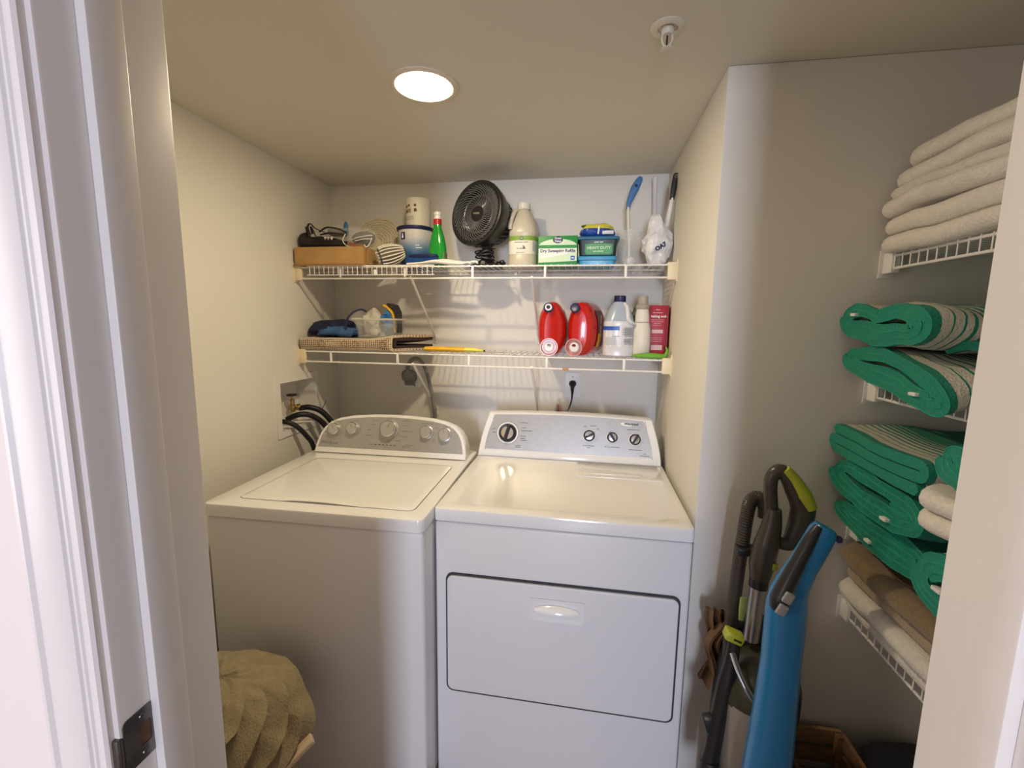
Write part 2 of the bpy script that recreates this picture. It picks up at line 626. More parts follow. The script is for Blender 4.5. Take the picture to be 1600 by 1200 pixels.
# hall behind the viewer: walls with two window openings
b = NB()
SW = (-3.30, -2.20, 0.70, 2.00)     # side window y0 y1 z0 z1
box(b, HX0 - 0.1, HX0, HALL_Y, SW[0], 0, HZ)
box(b, HX0 - 0.1, HX0, SW[1], YI, 0, HZ)
box(b, HX0 - 0.1, HX0, SW[0], SW[1], 0, SW[2])
box(b, HX0 - 0.1, HX0, SW[0], SW[1], SW[3], HZ)
struct('wall_hall_left', b, M_hall, 'left wall of the hall behind the viewer', 'wall')
b = NB(); box(b, HX1, HX1 + 0.1, HALL_Y, YI, 0, HZ)
struct('wall_hall_right', b, M_hall, 'right wall of the hall behind the viewer', 'wall')
b = NB()
EW = (0.12, 0.92, 0.65, 2.15)
box(b, HX0, EW[0], HALL_Y - 0.1, HALL_Y, 0, HZ)
box(b, EW[1], HX1, HALL_Y - 0.1, HALL_Y, 0, HZ)
box(b, EW[0], EW[1], HALL_Y - 0.1, HALL_Y, 0, EW[2])
box(b, EW[0], EW[1], HALL_Y - 0.1, HALL_Y, EW[3], HZ)
struct('wall_hall_back', b, M_hall, 'far end wall of the hall behind the viewer', 'wall')
b = NB(); box(b, HX0 - 0.1, HX1 + 0.1, HALL_Y - 0.1, YO, HZ, HZ + 0.1)
struct('ceiling_hall', b, M_hall, 'ceiling of the hall behind the viewer, darkened to cut bounce light', 'ceiling')


def window(name, label, M):
    b = NB()
    for x0, x1, z0, z1 in ((-0.05, 0.0, -0.05, 1.05), (1.0, 1.05, -0.05, 1.05), (0, 1, -0.05, 0), (0, 1, 1.0, 1.05)):
        box(b, x0, x1, -0.06, 0.0, z0, z1, M=M)
    struct(name, b, M_trim, label, 'window')


window('window_1', 'white window frame at the far end of the hall',
       Matrix.Translation((EW[0], HALL_Y - 0.02, EW[2])) @ Matrix.Diagonal((EW[1] - EW[0], 1, EW[3] - EW[2], 1)))
window('window_2', 'white window frame in the left wall of the hall',
       Matrix.Translation((HX0 - 0.02, SW[0], SW[2])) @ Matrix.Rotation(PI / 2, 4, 'Z') @ Matrix.Diagonal((SW[1] - SW[0], 1, SW[3] - SW[2], 1)))

# door frame: jambs with stops, casing
ST0, ST1 = -1.700, -1.664           # stop from / to
b = NB(); box(b, JX0 - 0.018, JX0, YO - 0.002, YI + 0.001, 0, DH, 0.0025, 2)
j1 = struct('trim_1', b, M_trim, 'left door jamb holding the strike plate', 'door frame')
b = NB(); box(b, JX0, JX0 + 0.012, ST0, ST1, 0, DH - 0.012, 0.002, 2); obj('door_stop', b, M_trim, j1)
b = NB(); box(b, JX1, JX1 + 0.018, YO - 0.002, YI + 0.001, 0, DH, 0.0025, 2)
j2 = struct('trim_2', b, M_trim, 'right door jamb beside the towel shelves', 'door frame')
b = NB(); box(b, JX1 - 0.012, JX1, ST0, ST1, 0, DH - 0.012, 0.002, 2); obj('door_stop', b, M_trim, j2)
b = NB(); box(b, JX0 - 0.018, JX1 + 0.018, YO - 0.002, YI + 0.001, DH, DH + 0.018, 0.0025, 2)
j3 = struct('trim_3', b, M_trim, 'door head board across the top of the doorway', 'door frame')
b = NB(); box(b, JX0, JX1, ST0, ST1, DH - 0.012, DH, 0.002, 2); obj('door_stop', b, M_trim, j3)


def casing_poly(xin, s):
    # profile of a colonial casing (x away from the opening, y proud of the wall)
    pr = [(0, 0), (0, 0.008), (0.003, 0.0105), (0.010, 0.011), (0.012, 0.0125), (0.015, 0.0125), (0.017, 0.0145), (0.024, 0.0165), (0.036, 0.0175),
          (0.050, 0.0175), (0.054, 0.020), (0.058, 0.020), (0.060, 0.017), (0.060, 0)]
    return [(xin + s * x, YO - y) for x, y in pr]


for i, (xi, s, lab) in enumerate(((JX0 - 0.006, -1, 'white moulded casing on the left of the doorway'), (JX1 + 0.006, 1, 'white moulded casing on the right of the doorway'))):
    b = NB(); prism(b, casing_poly(xi, s), 0, DH + 0.006, plane='xy')
    struct('trim_%d' % (4 + i), b, M_trim, lab, 'casing', sharp=25)
b = NB(); box(b, JX0 - 0.066, JX1 + 0.066, YO - 0.0175, YO, DH + 0.006, DH + 0.066, 0.003)
struct('trim_6', b, M_trim, 'white moulded casing above the doorway', 'casing')
for n_, (x0, x1, lab, yy0, yy1) in enumerate(((XL, XP, 'white baseboard along the back wall behind the appliances', -0.012, 0.0), (XP, XR, 'white baseboard behind the vacuum', YP - 0.012, YP))):
    b = NB(); box(b, x0, x1, yy0, yy1, 0, 0.08, 0.003)
    struct('baseboard_' + ('back', 'alcove')[n_], b, M_trim, lab, 'baseboard')

# strike plate in the left jamb
sp = thing('strike_plate', 'dark metal strike plate screwed to the left door jamb', 'strike plate', (JX0, -1.711, 1.012))
b = NB()
pl = rrect(-0.020, 0.014, -0.030, 0.030, 0.006)
hole = rrect(-0.004, 0.009, -0.013, 0.013, 0.003)
va = [b.verts.new((0.0016, y, z)) for y, z in pl]; vb = [b.verts.new((0.0016, y, z)) for y, z in hole]
vc = [b.verts.new((0.0, y, z)) for y, z in pl]; vd = [b.verts.new((-0.012, y, z)) for y, z in hole]
n = len(pl)
for i in range(n):
    j = (i + 1) % n
    b.faces.new((va[i], va[j], vb[j], vb[i])); b.faces.new((vc[i], vc[j], va[j], va[i])); b.faces.new((vb[i], vb[j], vd[j], vd[i]))
b.faces.new(vd)
obj('plate', b, M_steel, sp)
b = NB(); box(b, 0.0001, 0.0008, -0.0045, 0.0095, -0.0135, 0.0135); obj('latch_pocket_shade', b, mat('pocket_wood_shade', (0.13, 0.075, 0.045), 0.8, noise_scale=60, noise_amt=0.3), sp)  # dark patch: pocket wood and the hole's shade in one colour
b = NB(); tube(b, [(0.001, -0.018, -0.028), (0.0, -0.024, -0.028), (-0.006, -0.027, -0.028)], 0.001, 6)
box(b, -0.008, 0.001, -0.027, -0.0195, -0.029, 0.016, 0.0025); obj('lip', b, M_steel, sp)
for z in (-0.022, 0.022):
    b = NB(); lathe(b, [(0.0035, 0), (0.003, 0.0012), (0.001, 0.0015)], 10, Matrix.Translation((0.0014, 0.0, z)) @ Matrix.Rotation(PI / 2, 4, 'Y')); obj('screw', b, M_steel, sp)

# ================================================================== WASHER
WW, WZ = 0.688, 0.92
wa = thing('washing_machine', 'white top-loading washing machine with arched silver console and closed lid', 'washing machine', (-0.688, -0.9754, 0), 0.02)
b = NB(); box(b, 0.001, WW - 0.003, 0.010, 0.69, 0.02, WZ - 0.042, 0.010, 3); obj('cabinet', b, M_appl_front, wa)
b = NB(); box(b, 0.010, WW - 0.010, 0.020, 0.68, WZ - 0.046, WZ - 0.036); obj('seam', b, M_gap, wa)
b = NB()
# top panel: a frame with a shallow well for the lid
LX0, LX1, LY0, LY1 = 0.074, 0.642, 0.052, 0.470
oz = WZ
outer = rrect(0, WW, 0, 0.69, 0.018)
inner = rrect(LX0, LX1, LY0, LY1, 0.022)
rings = [[(x, y, oz - 0.038) for x, y in outer], [(x, y, oz - 0.007) for x, y in outer]]
o2 = rrect(0.006, WW - 0.006, 0.006, 0.684, 0.014)
o15 = rrect(0.0018, WW - 0.0018, 0.0018, 0.6882, 0.017)
rings += [[(x, y, oz - 0.002) for x, y in o15], [(x, y, oz) for x, y in o2], [(x, y, oz) for x, y in inner], [(x, y, oz - 0.012) for x, y in inner]]
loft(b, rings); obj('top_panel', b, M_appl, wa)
for x in (0.06, WW - 0.06):
    for y in (0.07, 0.62):
        b = NB(); lathe(b, [(0.02, 0), (0.022, 0.01), (0.012, 0.014), (0.012, 0.03)], 14, Matrix.Translation((x, y, 0))); obj('foot', b, M_dark, wa)
# lid with a curved finger notch at the front edge
b = NB()
lp = rrect(LX0 + 0.0025, LX1 - 0.0025, LY0 + 0.0025, LY1 - 0.0025, 0.020)
pts = []
for (x, y) in lp:
    pts.append((x, y))
nf = []
for i, p in enumerate(pts):
    nf.append(p)
    q = pts[(i + 1) % len(pts)]
    if abs(p[1] - (LY0 + 0.0025)) < 1e-6 and abs(q[1] - p[1]) < 1e-6 and abs(q[0] - p[0]) > 0.2:
        for x, d in ((0.22, 0.0), (0.235, 0.003), (0.25, 0.007), (0.28, 0.009), (0.34, 0.0095), (0.37, 0.009), (0.40, 0.007), (0.435, 0.003), (0.47, 0.0)):
            nf.append((x, p[1] + d))
lid_lo = [(x, y, oz - 0.009) for x, y in nf]
cx, cy = (LX0 + LX1) / 2, (LY0 + LY1) / 2
def ins(p, d): return (cx + (p[0] - cx) * (1 - d / 0.28), cy + (p[1] - cy) * (1 - d / 0.21))
loft(b, [lid_lo, [(x, y, oz + 0.001) for x, y in nf], [ins(p, 0.003) + (oz + 0.003,) for p in nf], [ins(p, 0.02) + (oz + 0.004,) for p in nf], [ins(p, 0.06) + (oz + 0.0045,) for p in nf]])
lid = obj('lid', b, M_appl, wa)
b = NB(); prism(b, [(0.215, LY0 + 0.0005), (0.475, LY0 + 0.0005), (0.42, LY0 + 0.012), (0.25, LY0 + 0.012)], oz - 0.0118, oz - 0.0095, plane='xy'); obj('finger_notch_shade', b, M_gap, wa)  # dark sheet painted as the shade under the lid notch
# console
CY, CL = 0.545, math.radians(24)
CM = sub_panel((0.020, CY, WZ + 0.002), CL)
arch = [(0.003, 0), (0.004, 0.020), (0.008, 0.050), (0.016, 0.080), (0.030, 0.107), (0.054, 0.131), (0.092, 0.148), (0.15, 0.160), (0.24, 0.168), (0.33, 0.170),
        (0.41, 0.168), (0.50, 0.161), (0.555, 0.150), (0.595, 0.133), (0.621, 0.108), (0.636, 0.080), (0.645, 0.050), (0.650, 0.020), (0.651, 0)]
def shrink(poly, d, bot):
    out = []
    n = len(poly)
    for i, (x, y) in enumerate(poly):
        a, c = poly[max(i - 1, 0)], poly[min(i + 1, n - 1)]
        dx, dy = c[0] - a[0], c[1] - a[1]
        l = math.hypot(dx, dy)
        out.append((x + dy / l * d, max(y - dx / l * d, bot) if 0 < i < n - 1 else bot))
    return out
b = NB()
rf = [(CM @ Vector((x, y, 0))) for x, y in arch]
a2 = shrink(arch, 0.004, 0.0)
rf2 = [(CM @ Vector((x, y, 0.004))) for x, y in a2]
rb = []
for (x, y) in arch:
    p = CM @ Vector((x, y, 0)); rb.append((p.x * 0.985 + 0.005, 0.640 + (p.y - CY) * 0.25, WZ + (p.z - WZ) * 0.93))
mid = [((p.x + q[0]) / 2, (p.y + q[1]) / 2 - 0.0, (p.z + q[2]) / 2 + 0.002 * (1 if p.z > WZ + 0.03 else 0)) for p, q in zip(rf, rb)]
loft(b, [rf2, rf, mid, rb]); obj('console_housing', b, M_appl, wa)
pan = shrink(arch, 0.0125, 0.022)
b = NB(); loft(b, [[CM @ Vector((x, y, 0.0035)) for x, y in pan], [CM @ Vector((x, y, 0.0052)) for x, y in pan]]); cp = obj('control_panel', b, M_console, wa)


def knob(parent, M, r, h, name='knob', mark=True):
    b = NB()
    lathe(b, [(r * 1.08, 0), (r * 1.08, 0.003), (r * 1.0, 0.004)], 32, M); ob = obj(name, b, M_knob, parent)
    b = NB(); lathe(b, [(r * 0.93, 0.003), (r * 0.92, h * 0.7), (r * 0.88, h * 0.92), (r * 0.80, h), (r * 0.1, h * 1.0)], 32, M); obj('cap', b, M_knob, ob)
    b = NB(); lathe(b, [(r * 0.955, h * 0.55), (r * 0.955, h * 0.78), (r * 0.91, h * 0.93), (r * 0.85, h * 0.98)], 32, M, cap0=False, cap1=False); obj('rim', b, M_chrome, ob)
    if mark:
        b = NB(); box(b, -r * 0.03, r * 0.03, r * 0.1, r * 0.62, h, h + 0.0006, M=M); obj('pointer', b, M_ink, ob)
    return ob


def KM(CMx, x, y, rot=0.0): return CMx @ Matrix.Translation((x, y, 0.0052)) @ Matrix.Rotation(rot, 4, 'Z')
for x, y, r, h, a in ((0.080, 0.096, 0.0255, 0.022, 0.3), (0.160, 0.102, 0.0255, 0.022, 0.1), (0.318, 0.107, 0.036, 0.028, -0.5), (0.478, 0.102, 0.0255, 0.022, 0.1), (0.556, 0.096, 0.0255, 0.022, 0.0)):
    knob(cp, KM(CM, x, y, a), r, h)
b = NB(); lathe(b, [(0.0095, 0), (0.0095, 0.003), (0.007, 0.0045), (0.001, 0.0045)], 20, KM(CM, 0.388, 0.045)); obj('start_button', b, M_greybtn, cp)
for i in range(6):
    b = NB(); box(b, -0.0035, 0.0035, -0.0015, 0.0015, 0, 0.001, M=KM(CM, 0.268 + i * 0.0165, 0.042)); obj('indicator_light', b, M_ink_dark, cp)
text('Whirlpool', 0.018, M_ink, cp, KM(CM, 0.064, 0.040), shear=0.15, bold=0.0004)
def bars(CMx, parent, spots, h=0.0032, m=M_ink):
    b = NB()
    for x, y, w in spots:
        # rows of tiny unreadable captions
        k = 0.0
        while k < w:
            q = min(random.uniform(0.002, 0.006), w - k)
            box(b, k, k + q, -h / 2, h / 2, 0, 0.0005, M=KM(CMx, x, y)); k += q + 0.0012
    o = obj('caption_print', b, m, parent); o['kind'] = 'stuff'
bars(CM, cp, [(0.055, 0.132, 0.036), (0.142, 0.136, 0.036), (0.298, 0.150, 0.026), (0.455, 0.138, 0.046), (0.545, 0.130, 0.030),
              (0.240, 0.142, 0.024), (0.236, 0.124, 0.018), (0.222, 0.102, 0.022), (0.218, 0.078, 0.030), (0.366, 0.145, 0.044), (0.370, 0.124, 0.028), (0.372, 0.102, 0.046), (0.366, 0.080, 0.032), (0.345, 0.062, 0.026),
              (0.510, 0.122, 0.018), (0.512, 0.098, 0.012), (0.505, 0.074, 0.018), (0.505, 0.066, 0.014), (0.245, 0.042, 0.014), (0.403, 0.045, 0.026), (0.403, 0.038, 0.014), (0.306, 0.058, 0.022),
              (0.038, 0.112, 0.012), (0.034, 0.084, 0.014), (0.126, 0.112, 0.012), (0.590, 0.108, 0.012)], 0.0022)

# ================================================================== DRYER
DW = 0.737
dr = thing('clothes_dryer', 'white front-loading clothes dryer with silver console beside the washing machine', 'dryer', (0, -0.872, 0))
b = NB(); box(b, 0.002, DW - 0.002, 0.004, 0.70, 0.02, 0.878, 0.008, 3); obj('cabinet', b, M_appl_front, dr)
b = NB(); box(b, 0.006, DW - 0.006, 0.009, 0.69, 0.872, 0.884); obj('seam', b, M_gap, dr)
b = NB()
outer = rrect(0, DW, 0, 0.70, 0.012)
o15 = rrect(0.0015, DW - 0.0015, 0.0015, 0.6985, 0.011)
o2 = rrect(0.005, DW - 0.005, 0.005, 0.695, 0.009)
i1 = rrect(0.040, DW - 0.030, 0.045, 0.535, 0.02)
i2 = rrect(0.046, DW - 0.036, 0.051, 0.529, 0.018)
loft(b, [[(x, y, 0.882) for x, y in outer], [(x, y, 0.914) for x, y in outer], [(x, y, 0.9185) for x, y in o15], [(x, y, 0.920) for x, y in o2],
         [(x, y, 0.920) for x, y in i1], [(x, y, 0.9172) for x, y in i2]])
obj('top_panel', b, M_appl, dr)
b = NB(); prism(b, rrect(0.405, 0.716, 0.370, 0.535, 0.012), 0.9165, 0.9203, plane='xy', bev=0.001); obj('lint_housing', b, M_appl, dr)
b = NB(); prism(b, rrect(0.432, 0.640, 0.400, 0.500, 0.006), 0.9195, 0.9225, plane='xy', bev=0.001); ls = obj('lint_screen_lid', b, M_appl, dr)
for x in (0.06, DW - 0.06):
    for y in (0.06, 0.62):
        b = NB(); lathe(b, [(0.02, 0), (0.022, 0.01), (0.012, 0.014), (0.012, 0.03)], 14, Matrix.Translation((x, y, 0))); obj('foot', b, M_dark, dr)
# door
b = NB(); prism(b, rrect(0.0355, 0.7120, 0.3255, 0.7195, 0.022), -0.0005, 0.006); obj('door_gap_shade', b, M_gap, dr)  # dark plate painting the shaded gap around the door
b = NB(); prism(b, rrect(0.041, 0.7065, 0.3345, 0.7135, 0.019), -0.0075, 0.004, bev=0.0035, seg=3); dd = obj('door', b, M_appl_front, dr)
b = NB()
ho, hi = rrect(0.290, 0.450, 0.604, 0.674, 0.004), rrect(0.296, 0.444, 0.609, 0.669, 0.004)
hi2 = rrect(0.306, 0.436, 0.616, 0.664, 0.010)
loft(b, [[(x, -0.0085, z) for x, z in ho], [(x, -0.0115, z) for x, z in ho], [(x, -0.0115, z) for x, z in hi], [(x, -0.0098, z) for x, z in hi2]])
hd = obj('handle_plate', b, M_appl, dd)
b = NB()
rings = []
for k in range(15):
    x = 0.306 + 0.130 * k / 14
    s = math.sin(PI * (k + 0.6) / 15.2) ** 0.45
    rings.append([(x, -0.010 - 0.019 * s * c, 0.643 - 0.004 + 0.022 * s * q) for c, q in ((0.0, 0.9), (0.45, 0.75), (0.8, 0.45), (1.0, 0.08), (1.0, -0.06), (0.7, -0.10), (0.1, -0.02))])
loft(b, rings); obj('handle_grip', b, M_appl, hd)
for x in (0.105, 0.628):
    b = NB(); box(b, x - 0.003, x + 0.003, -0.001, 0.002, 0.7165, 0.7205); obj('door_clip', b, M_dark, dr)
# console
DY, DL = 0.535, math.radians(17)
DM = sub_panel((0.0, DY, 0.921), DL)
def dcurve(y): # left edge bows inwards with height
    t = y / 0.185
    return 0.038 * t ** 1.6
NX = 24
def top_y(x): return 0.188 - 0.010 * ((x - 0.37) / 0.33) ** 2
def dring(x0f, x1f, h0, h1f, z):
    out = []
    for k in range(9):
        y = h0 + (h1f(x0f(1)) - h0) * k / 8; out.append((x0f(k / 8), y, z))
    for k in range(1, NX):
        t = k / NX; x = x0f(1) + (x1f(1) - x0f(1)) * t; out.append((x, h1f(x), z))
    for k in range(8, -1, -1):
        y = h0 + (h1f(x1f(1)) - h0) * k / 8; out.append((x1f(k / 8), y, z))
    return out
eL = lambda t: 0.002 + 0.036 * t ** 1.6
eR = lambda t: DW - 0.006 - 0.036 * t ** 1.6
b = NB()
f0 = [DM @ Vector(p) for p in dring(eL, eR, 0.0, top_y, 0.0)]
f1 = [DM @ Vector(p) for p in dring(lambda t: eL(t) + 0.004, lambda t: eR(t) - 0.004, 0.003, lambda x: top_y(x) - 0.004, 0.005)]
bk = [Vector((p.x, 0.655 + (p.y - DY) * 0.2, 0.921 + (p.z - 0.921) * 0.97)) for p in f0]
md = [(p + q) / 2 + Vector((0, 0, 0.002)) for p, q in zip(f0, bk)]
loft(b, [f1, f0, md, bk]); obj('console_housing', b, M_appl, dr)
gL = lambda t: 0.030 + 0.036 * t ** 1.6
gR = lambda t: DW - 0.040 - 0.036 * t ** 1.6
pp = dring(gL, gR, 0.030, lambda x: top_y(x) - 0.008, 0)
b = NB(); loft(b, [[DM @ Vector((p[0], p[1], 0.0045)) for p in pp], [DM @ Vector((p[0], p[1], 0.0062)) for p in pp]]); dp = obj('control_panel', b, M_console, dr)
b = NB(); box(b, 0.016, DW - 0.022, 0.004, 0.024, 0.003, 0.0075, 0.002, M=DM); obj('lower_rail', b, M_appl, dr)
for x in (0.028, DW - 0.036):
    b = NB(); box(b, x - 0.0006, x + 0.0006, 0.005, 0.175, 0.0045, 0.0056, M=DM @ Matrix.Translation((x, 0.004, 0)) @ Matrix.Rotation(-0.20 if x < 0.3 else 0.20, 4, 'Z') @ Matrix.Translation((-x, -0.004, 0))); obj('cap_joint', b, M_gap, dr)


def dknob(x, y, r, ang, big=False):
    M = DM @ Matrix.Translation((x, y, 0.0062)) @ Matrix.Rotation(ang, 4, 'Z')
    if big:
        b = NB(); lathe(b, [(r * 1.32, 0), (r * 1.32, 0.0015), (r * 1.12, 0.002), (r * 1.10, 0.0006)], 40, M); o = obj('knob', b, M_white, dp)
        b = NB(); lathe(b, [(r * 1.36, 0), (r * 1.36, 0.0008), (r * 1.3, 0.0009)], 40, M); obj('ring_line', b, M_ink_dark, o)
    else:
        b = NB(); lathe(b, [(r * 1.15, 0), (r * 1.15, 0.001), (r * 0.5, 0.0012)], 32, M); o = obj('knob', b, M_white, dp)
    b = NB(); lathe(b, [(r * 1.0, 0.001), (r * 1.0, 0.007), (r * 0.93, 0.010), (r * 0.8, 0.009)], 36, M, cap1=False); obj('skirt', b, M_dark, o)
    b = NB(); lathe(b, [(r * 0.80, 0.008), (r * 0.74, 0.013), (r * 0.2, 0.0135)], 36, M); obj('face', b, M_chrome, o)
    b = NB()
    loft(b, [[(-0.2 * r, -r * 0.92, 0.008), (0.2 * r, -r * 0.92, 0.008), (0.2 * r, r * 1.05, 0.008), (-0.2 * r, r * 1.05, 0.008)],
             [(-0.2 * r, -r * 0.88, 0.020), (0.2 * r, -r * 0.88, 0.020), (0.2 * r, r * 1.0, 0.020), (-0.2 * r, r * 1.0, 0.020)],
             [(-0.1 * r, -r * 0.8, 0.024), (0.1 * r, -r * 0.8, 0.024), (0.1 * r, r * 0.92, 0.024), (-0.1 * r, r * 0.92, 0.024)]], M=M)
    obj('grip', b, M_dark, o)


dknob(0.122, 0.098, 0.034, -0.25, True)
dknob(0.452, 0.104, 0.0225, -1.1)
dknob(0.543, 0.102, 0.0205, 0.55)
dknob(0.630, 0.098, 0.0215, -0.55)
b = NB(); lathe(b, [(0.026, 0), (0.026, 0.001), (0.02, 0.0016)], 28, DM @ Matrix.Translation((0.600, 0.157, 0.0062)) @ Matrix.Rotation(-0.06, 4, 'Z') @ Matrix.Diagonal((1, 0.32, 1, 1))); lg = obj('badge', b, M_white, dp)
text('Whirlpool', 0.013, M_ink_dark, dp, DM @ Matrix.Translation((0.614, 0.158, 0.0082)), shear=0.2, bold=0.0004)
def KD(x, y): return DM @ Matrix.Translation((x, y, 0.0062))
_old = KM
def KM(CMx, x, y, rot=0.0): return CMx @ Matrix.Translation((x, y, 0.0062)) @ Matrix.Rotation(rot, 4, 'Z')
bars(DM, dp, [(0.174, 0.142, 0.030), (0.178, 0.122, 0.018), (0.178, 0.110, 0.046), (0.176, 0.088, 0.022), (0.176, 0.078, 0.020), (0.176, 0.070, 0.026), (0.156, 0.048, 0.024), (0.156, 0.042, 0.022),
              (0.058, 0.112, 0.010), (0.060, 0.098, 0.012), (0.428, 0.064, 0.046), (0.446, 0.056, 0.012), (0.514, 0.064, 0.056), (0.606, 0.058, 0.050), (0.430, 0.140, 0.012), (0.456, 0.144, 0.022), (0.480, 0.132, 0.010),
              (0.600, 0.136, 0.046), (0.650, 0.036, 0.036), (0.662, 0.044, 0.010)], 0.0024, M_ink_dark)

# ================================================================== CEILING FITTINGS
lt = thing('ceiling_light', 'round recessed ceiling light glowing warm white', 'ceiling light', (-0.032, -0.822, ZC))
b = NB(); lathe(b, [(0.094, 0.0), (0.094, -0.003), (0.088, -0.006), (0.078, -0.005), (0.076, 0.001)], 48, cap0=False, cap1=False); obj('trim_ring', b, M_lamptrim, lt)
b = NB(); lathe(b, [(0.0765, -0.0035), (0.074, -0.0055), (0.03, -0.007), (0.005, -0.007)], 48, cap0=False); obj('diffuser', b, M_lamp, lt)
b = NB(); lathe(b, [(0.026, -0.0072), (0.024, -0.0085), (0.002, -0.0085)], 32, cap0=False); obj('led_core', b, mat('lamp_core', (0.9, 0.85, 0.7), 0.5, emit=LAMP_COLOR, emit_s=900), lt)
sk = thing('fire_sprinkler', 'small white fire sprinkler head with round ceiling plate', 'sprinkler', (0.577, -0.978, ZC))
b = NB(); lathe(b, [(0.036, 0), (0.036, -0.002), (0.031, -0.005), (0.022, -0.006), (0.018, 0.004)], 36, cap0=False, cap1=False); obj('escutcheon', b, M_offwhite, sk)
b = NB(); lathe(b, [(0.013, 0.004), (0.013, -0.012), (0.010, -0.016), (0.004, -0.017)], 20); obj('body', b, M_offwhite, sk)
for s in (-1, 1):
    b = NB(); tube(b, [(s * 0.009, 0, -0.012), (s * 0.011, 0, -0.024), (s * 0.006, 0, -0.036), (0, 0, -0.042)], 0.0022, 6, 4); obj('frame_arm', b, M_offwhite, sk)
b = NB(); lathe(b, [(0.0016, -0.016), (0.0022, -0.026), (0.0014, -0.040)], 8); obj('bulb', b, M_dark, sk)
b = NB(); lathe(b, [(0.004, -0.040), (0.013, -0.043), (0.0135, -0.0445), (0.003, -0.046)], 20); obj('deflector', b, M_offwhite, sk)

# ================================================================== WIRE SHELVES


def rod(bm, a, c, r, n=6): tube(bm, [a, c], r, n)


def wire_shelf(name, label, deck, x0, x1, depth, lip, struts, braces, group):
    t = thing(name, label, 'wire shelf', (0, 0, deck), 0, group)
    b = NB(); rod(b, (x0, -depth, -0.004), (x1, -depth, -0.004), 0.0034, 8); obj('front_rail', b, M_wire, t)
    b = NB(); rod(b, (x0, -depth, -lip), (x1, -depth, -lip), 0.0036, 8); obj('lip_rail', b, M_wire, t)
    b = NB(); rod(b, (x0, -0.012, -0.004), (x1, -0.012, -0.004), 0.003); obj('back_rail', b, M_wire, t)
    b = NB(); rod(b, (x0, -depth * 0.5, -0.005), (x1, -depth * 0.5, -0.005), 0.0026); obj('middle_rail', b, M_wire, t)
    b = NB()
    n = int((x1 - x0) / 0.0254)
    for i in range(n + 1):
        x = x0 + (x1 - x0) * (i + 0.5) / (n + 1)
        rod(b, (x, -depth - 0.003, 0), (x, -0.006, 0), 0.0016, 5)
    dk = obj('deck_wires', b, M_wire, t); dk['kind'] = 'stuff'
    for x in struts:
        b = NB(); box(b, x - 0.005, x + 0.005, -depth - 0.003, -depth + 0.003, -lip, -0.002, 0.0015); obj('lip_strut', b, M_wire, t)
    for s, x in ((1, x0), (-1, x1)):
        b = NB(); box(b, min(x, x + s * 0.034), max(x, x + s * 0.034), -depth - 0.006, -depth + 0.010, -lip - 0.008, 0.006, 0.003); br = obj('end_bracket', b, M_cap, t)
        b = NB(); box(b, min(x - s * 0.0005, x + s * 0.004), max(x - s * 0.0005, x + s * 0.004), -depth - 0.012, -depth + 0.020, -lip - 0.016, 0.016, 0.0015); obj('bracket_plate', b, M_cap, br)
    for x in braces:
        b = NB(); tube(b, [(x, -depth + 0.004, -lip + 0.004), (x, -depth + 0.02, -lip - 0.008), (x, -0.012, -0.292), (x, -0.003, -0.302)], 0.0055, 8); bb = obj('brace', b, M_wire, t)
        b = NB(); box(b, x - 0.010, x + 0.010, -0.006, 0.0, -0.325, -0.285, 0.002); obj('wall_foot', b, M_wire, bb)
        b = NB(); lathe(b, [(0.004, 0), (0.003, 0.002), (0.001, 0.0025)], 10, Matrix.Translation((x, -0.006, -0.314)) @ Matrix.Rotation(PI / 2, 4, 'X')); obj('screw', b, M_chrome, bb)
    for i in range(6):
        x = x0 + (x1 - x0) * (i + 0.5) / 6
        b = NB(); box(b, x - 0.006, x + 0.006, -0.018, 0.0, -0.010, 0.003, 0.002); obj('wall_clip', b, M_wire, t)
    return t


D1, D2 = 1.690, 1.334
wire_shelf('wire_shelf', 'long white wire shelf holding the black fan, upper of the two', D1, XL, XP, 0.305, 0.050, (-0.60, -0.315, -0.03, 0.26, 0.565), (-0.292, 0.208), 'wire shelves above the appliances')
wire_shelf('wire_shelf', 'long white wire shelf holding the red detergent jugs, lower of the two', D2, XL, XP, 0.305, 0.048, (-0.66, -0.355, -0.045, 0.275, 0.575), (-0.290, 0.214), 'wire shelves above the appliances')
cl = NB(); box(cl, 0.338, 0.362, -0.3105, -0.3005, D2 - 0.054, D2 - 0.043, 0.002)
tag(obj('shelf_clip', cl, M_card, None), 'small tan clip on the lower rail of the lower wire shelf', 'clip')


def side_shelf(deck, label):
    t = thing('wire_shelf', label, 'wire shelf', (1.15, YP, deck), 0, 'wire shelves for towels on the right wall')
    L, wdt = 0.79, XR - 1.15
    for nm, x, z in (('front_rail', 0, -0.004), ('lip_rail', 0, -0.033), ('back_rail', wdt - 0.008, -0.004)):
        b = NB(); rod(b, (x, 0, z), (x, -L, z), 0.0034, 8); obj(nm, b, M_wire, t)
    b = NB()
    for i in range(30):
        y = -0.012 - i * 0.0262
        rod(b, (-0.003, y, 0), (wdt - 0.004, y, 0), 0.0017, 5)
        rod(b, (-0.003, y, 0), (-0.003, y, -0.033), 0.0017, 5)
    d = obj('deck_wires', b, M_wire, t); d['kind'] = 'stuff'
    b = NB(); box(b, -0.008, 0.012, -0.036, 0.0, -0.044, 0.006, 0.003); e = obj('end_bracket', b, M_wire, t)
    b = NB(); box(b, -0.016, 0.020, -0.004, 0.0, -0.054, 0.014, 0.0015); obj('bracket_plate', b, M_wire, e)


SH = (1.640, 1.325, 0.955, 0.725)
for z, l in zip(SH, ('white wire shelf under the stack of white towels at the top right', 'white wire shelf under the upper pair of green striped towels',
                     'white wire shelf under the lower pile of green striped towels', 'white wire shelf under tan and white towels, lowest on the right')):
    side_shelf(z, l)

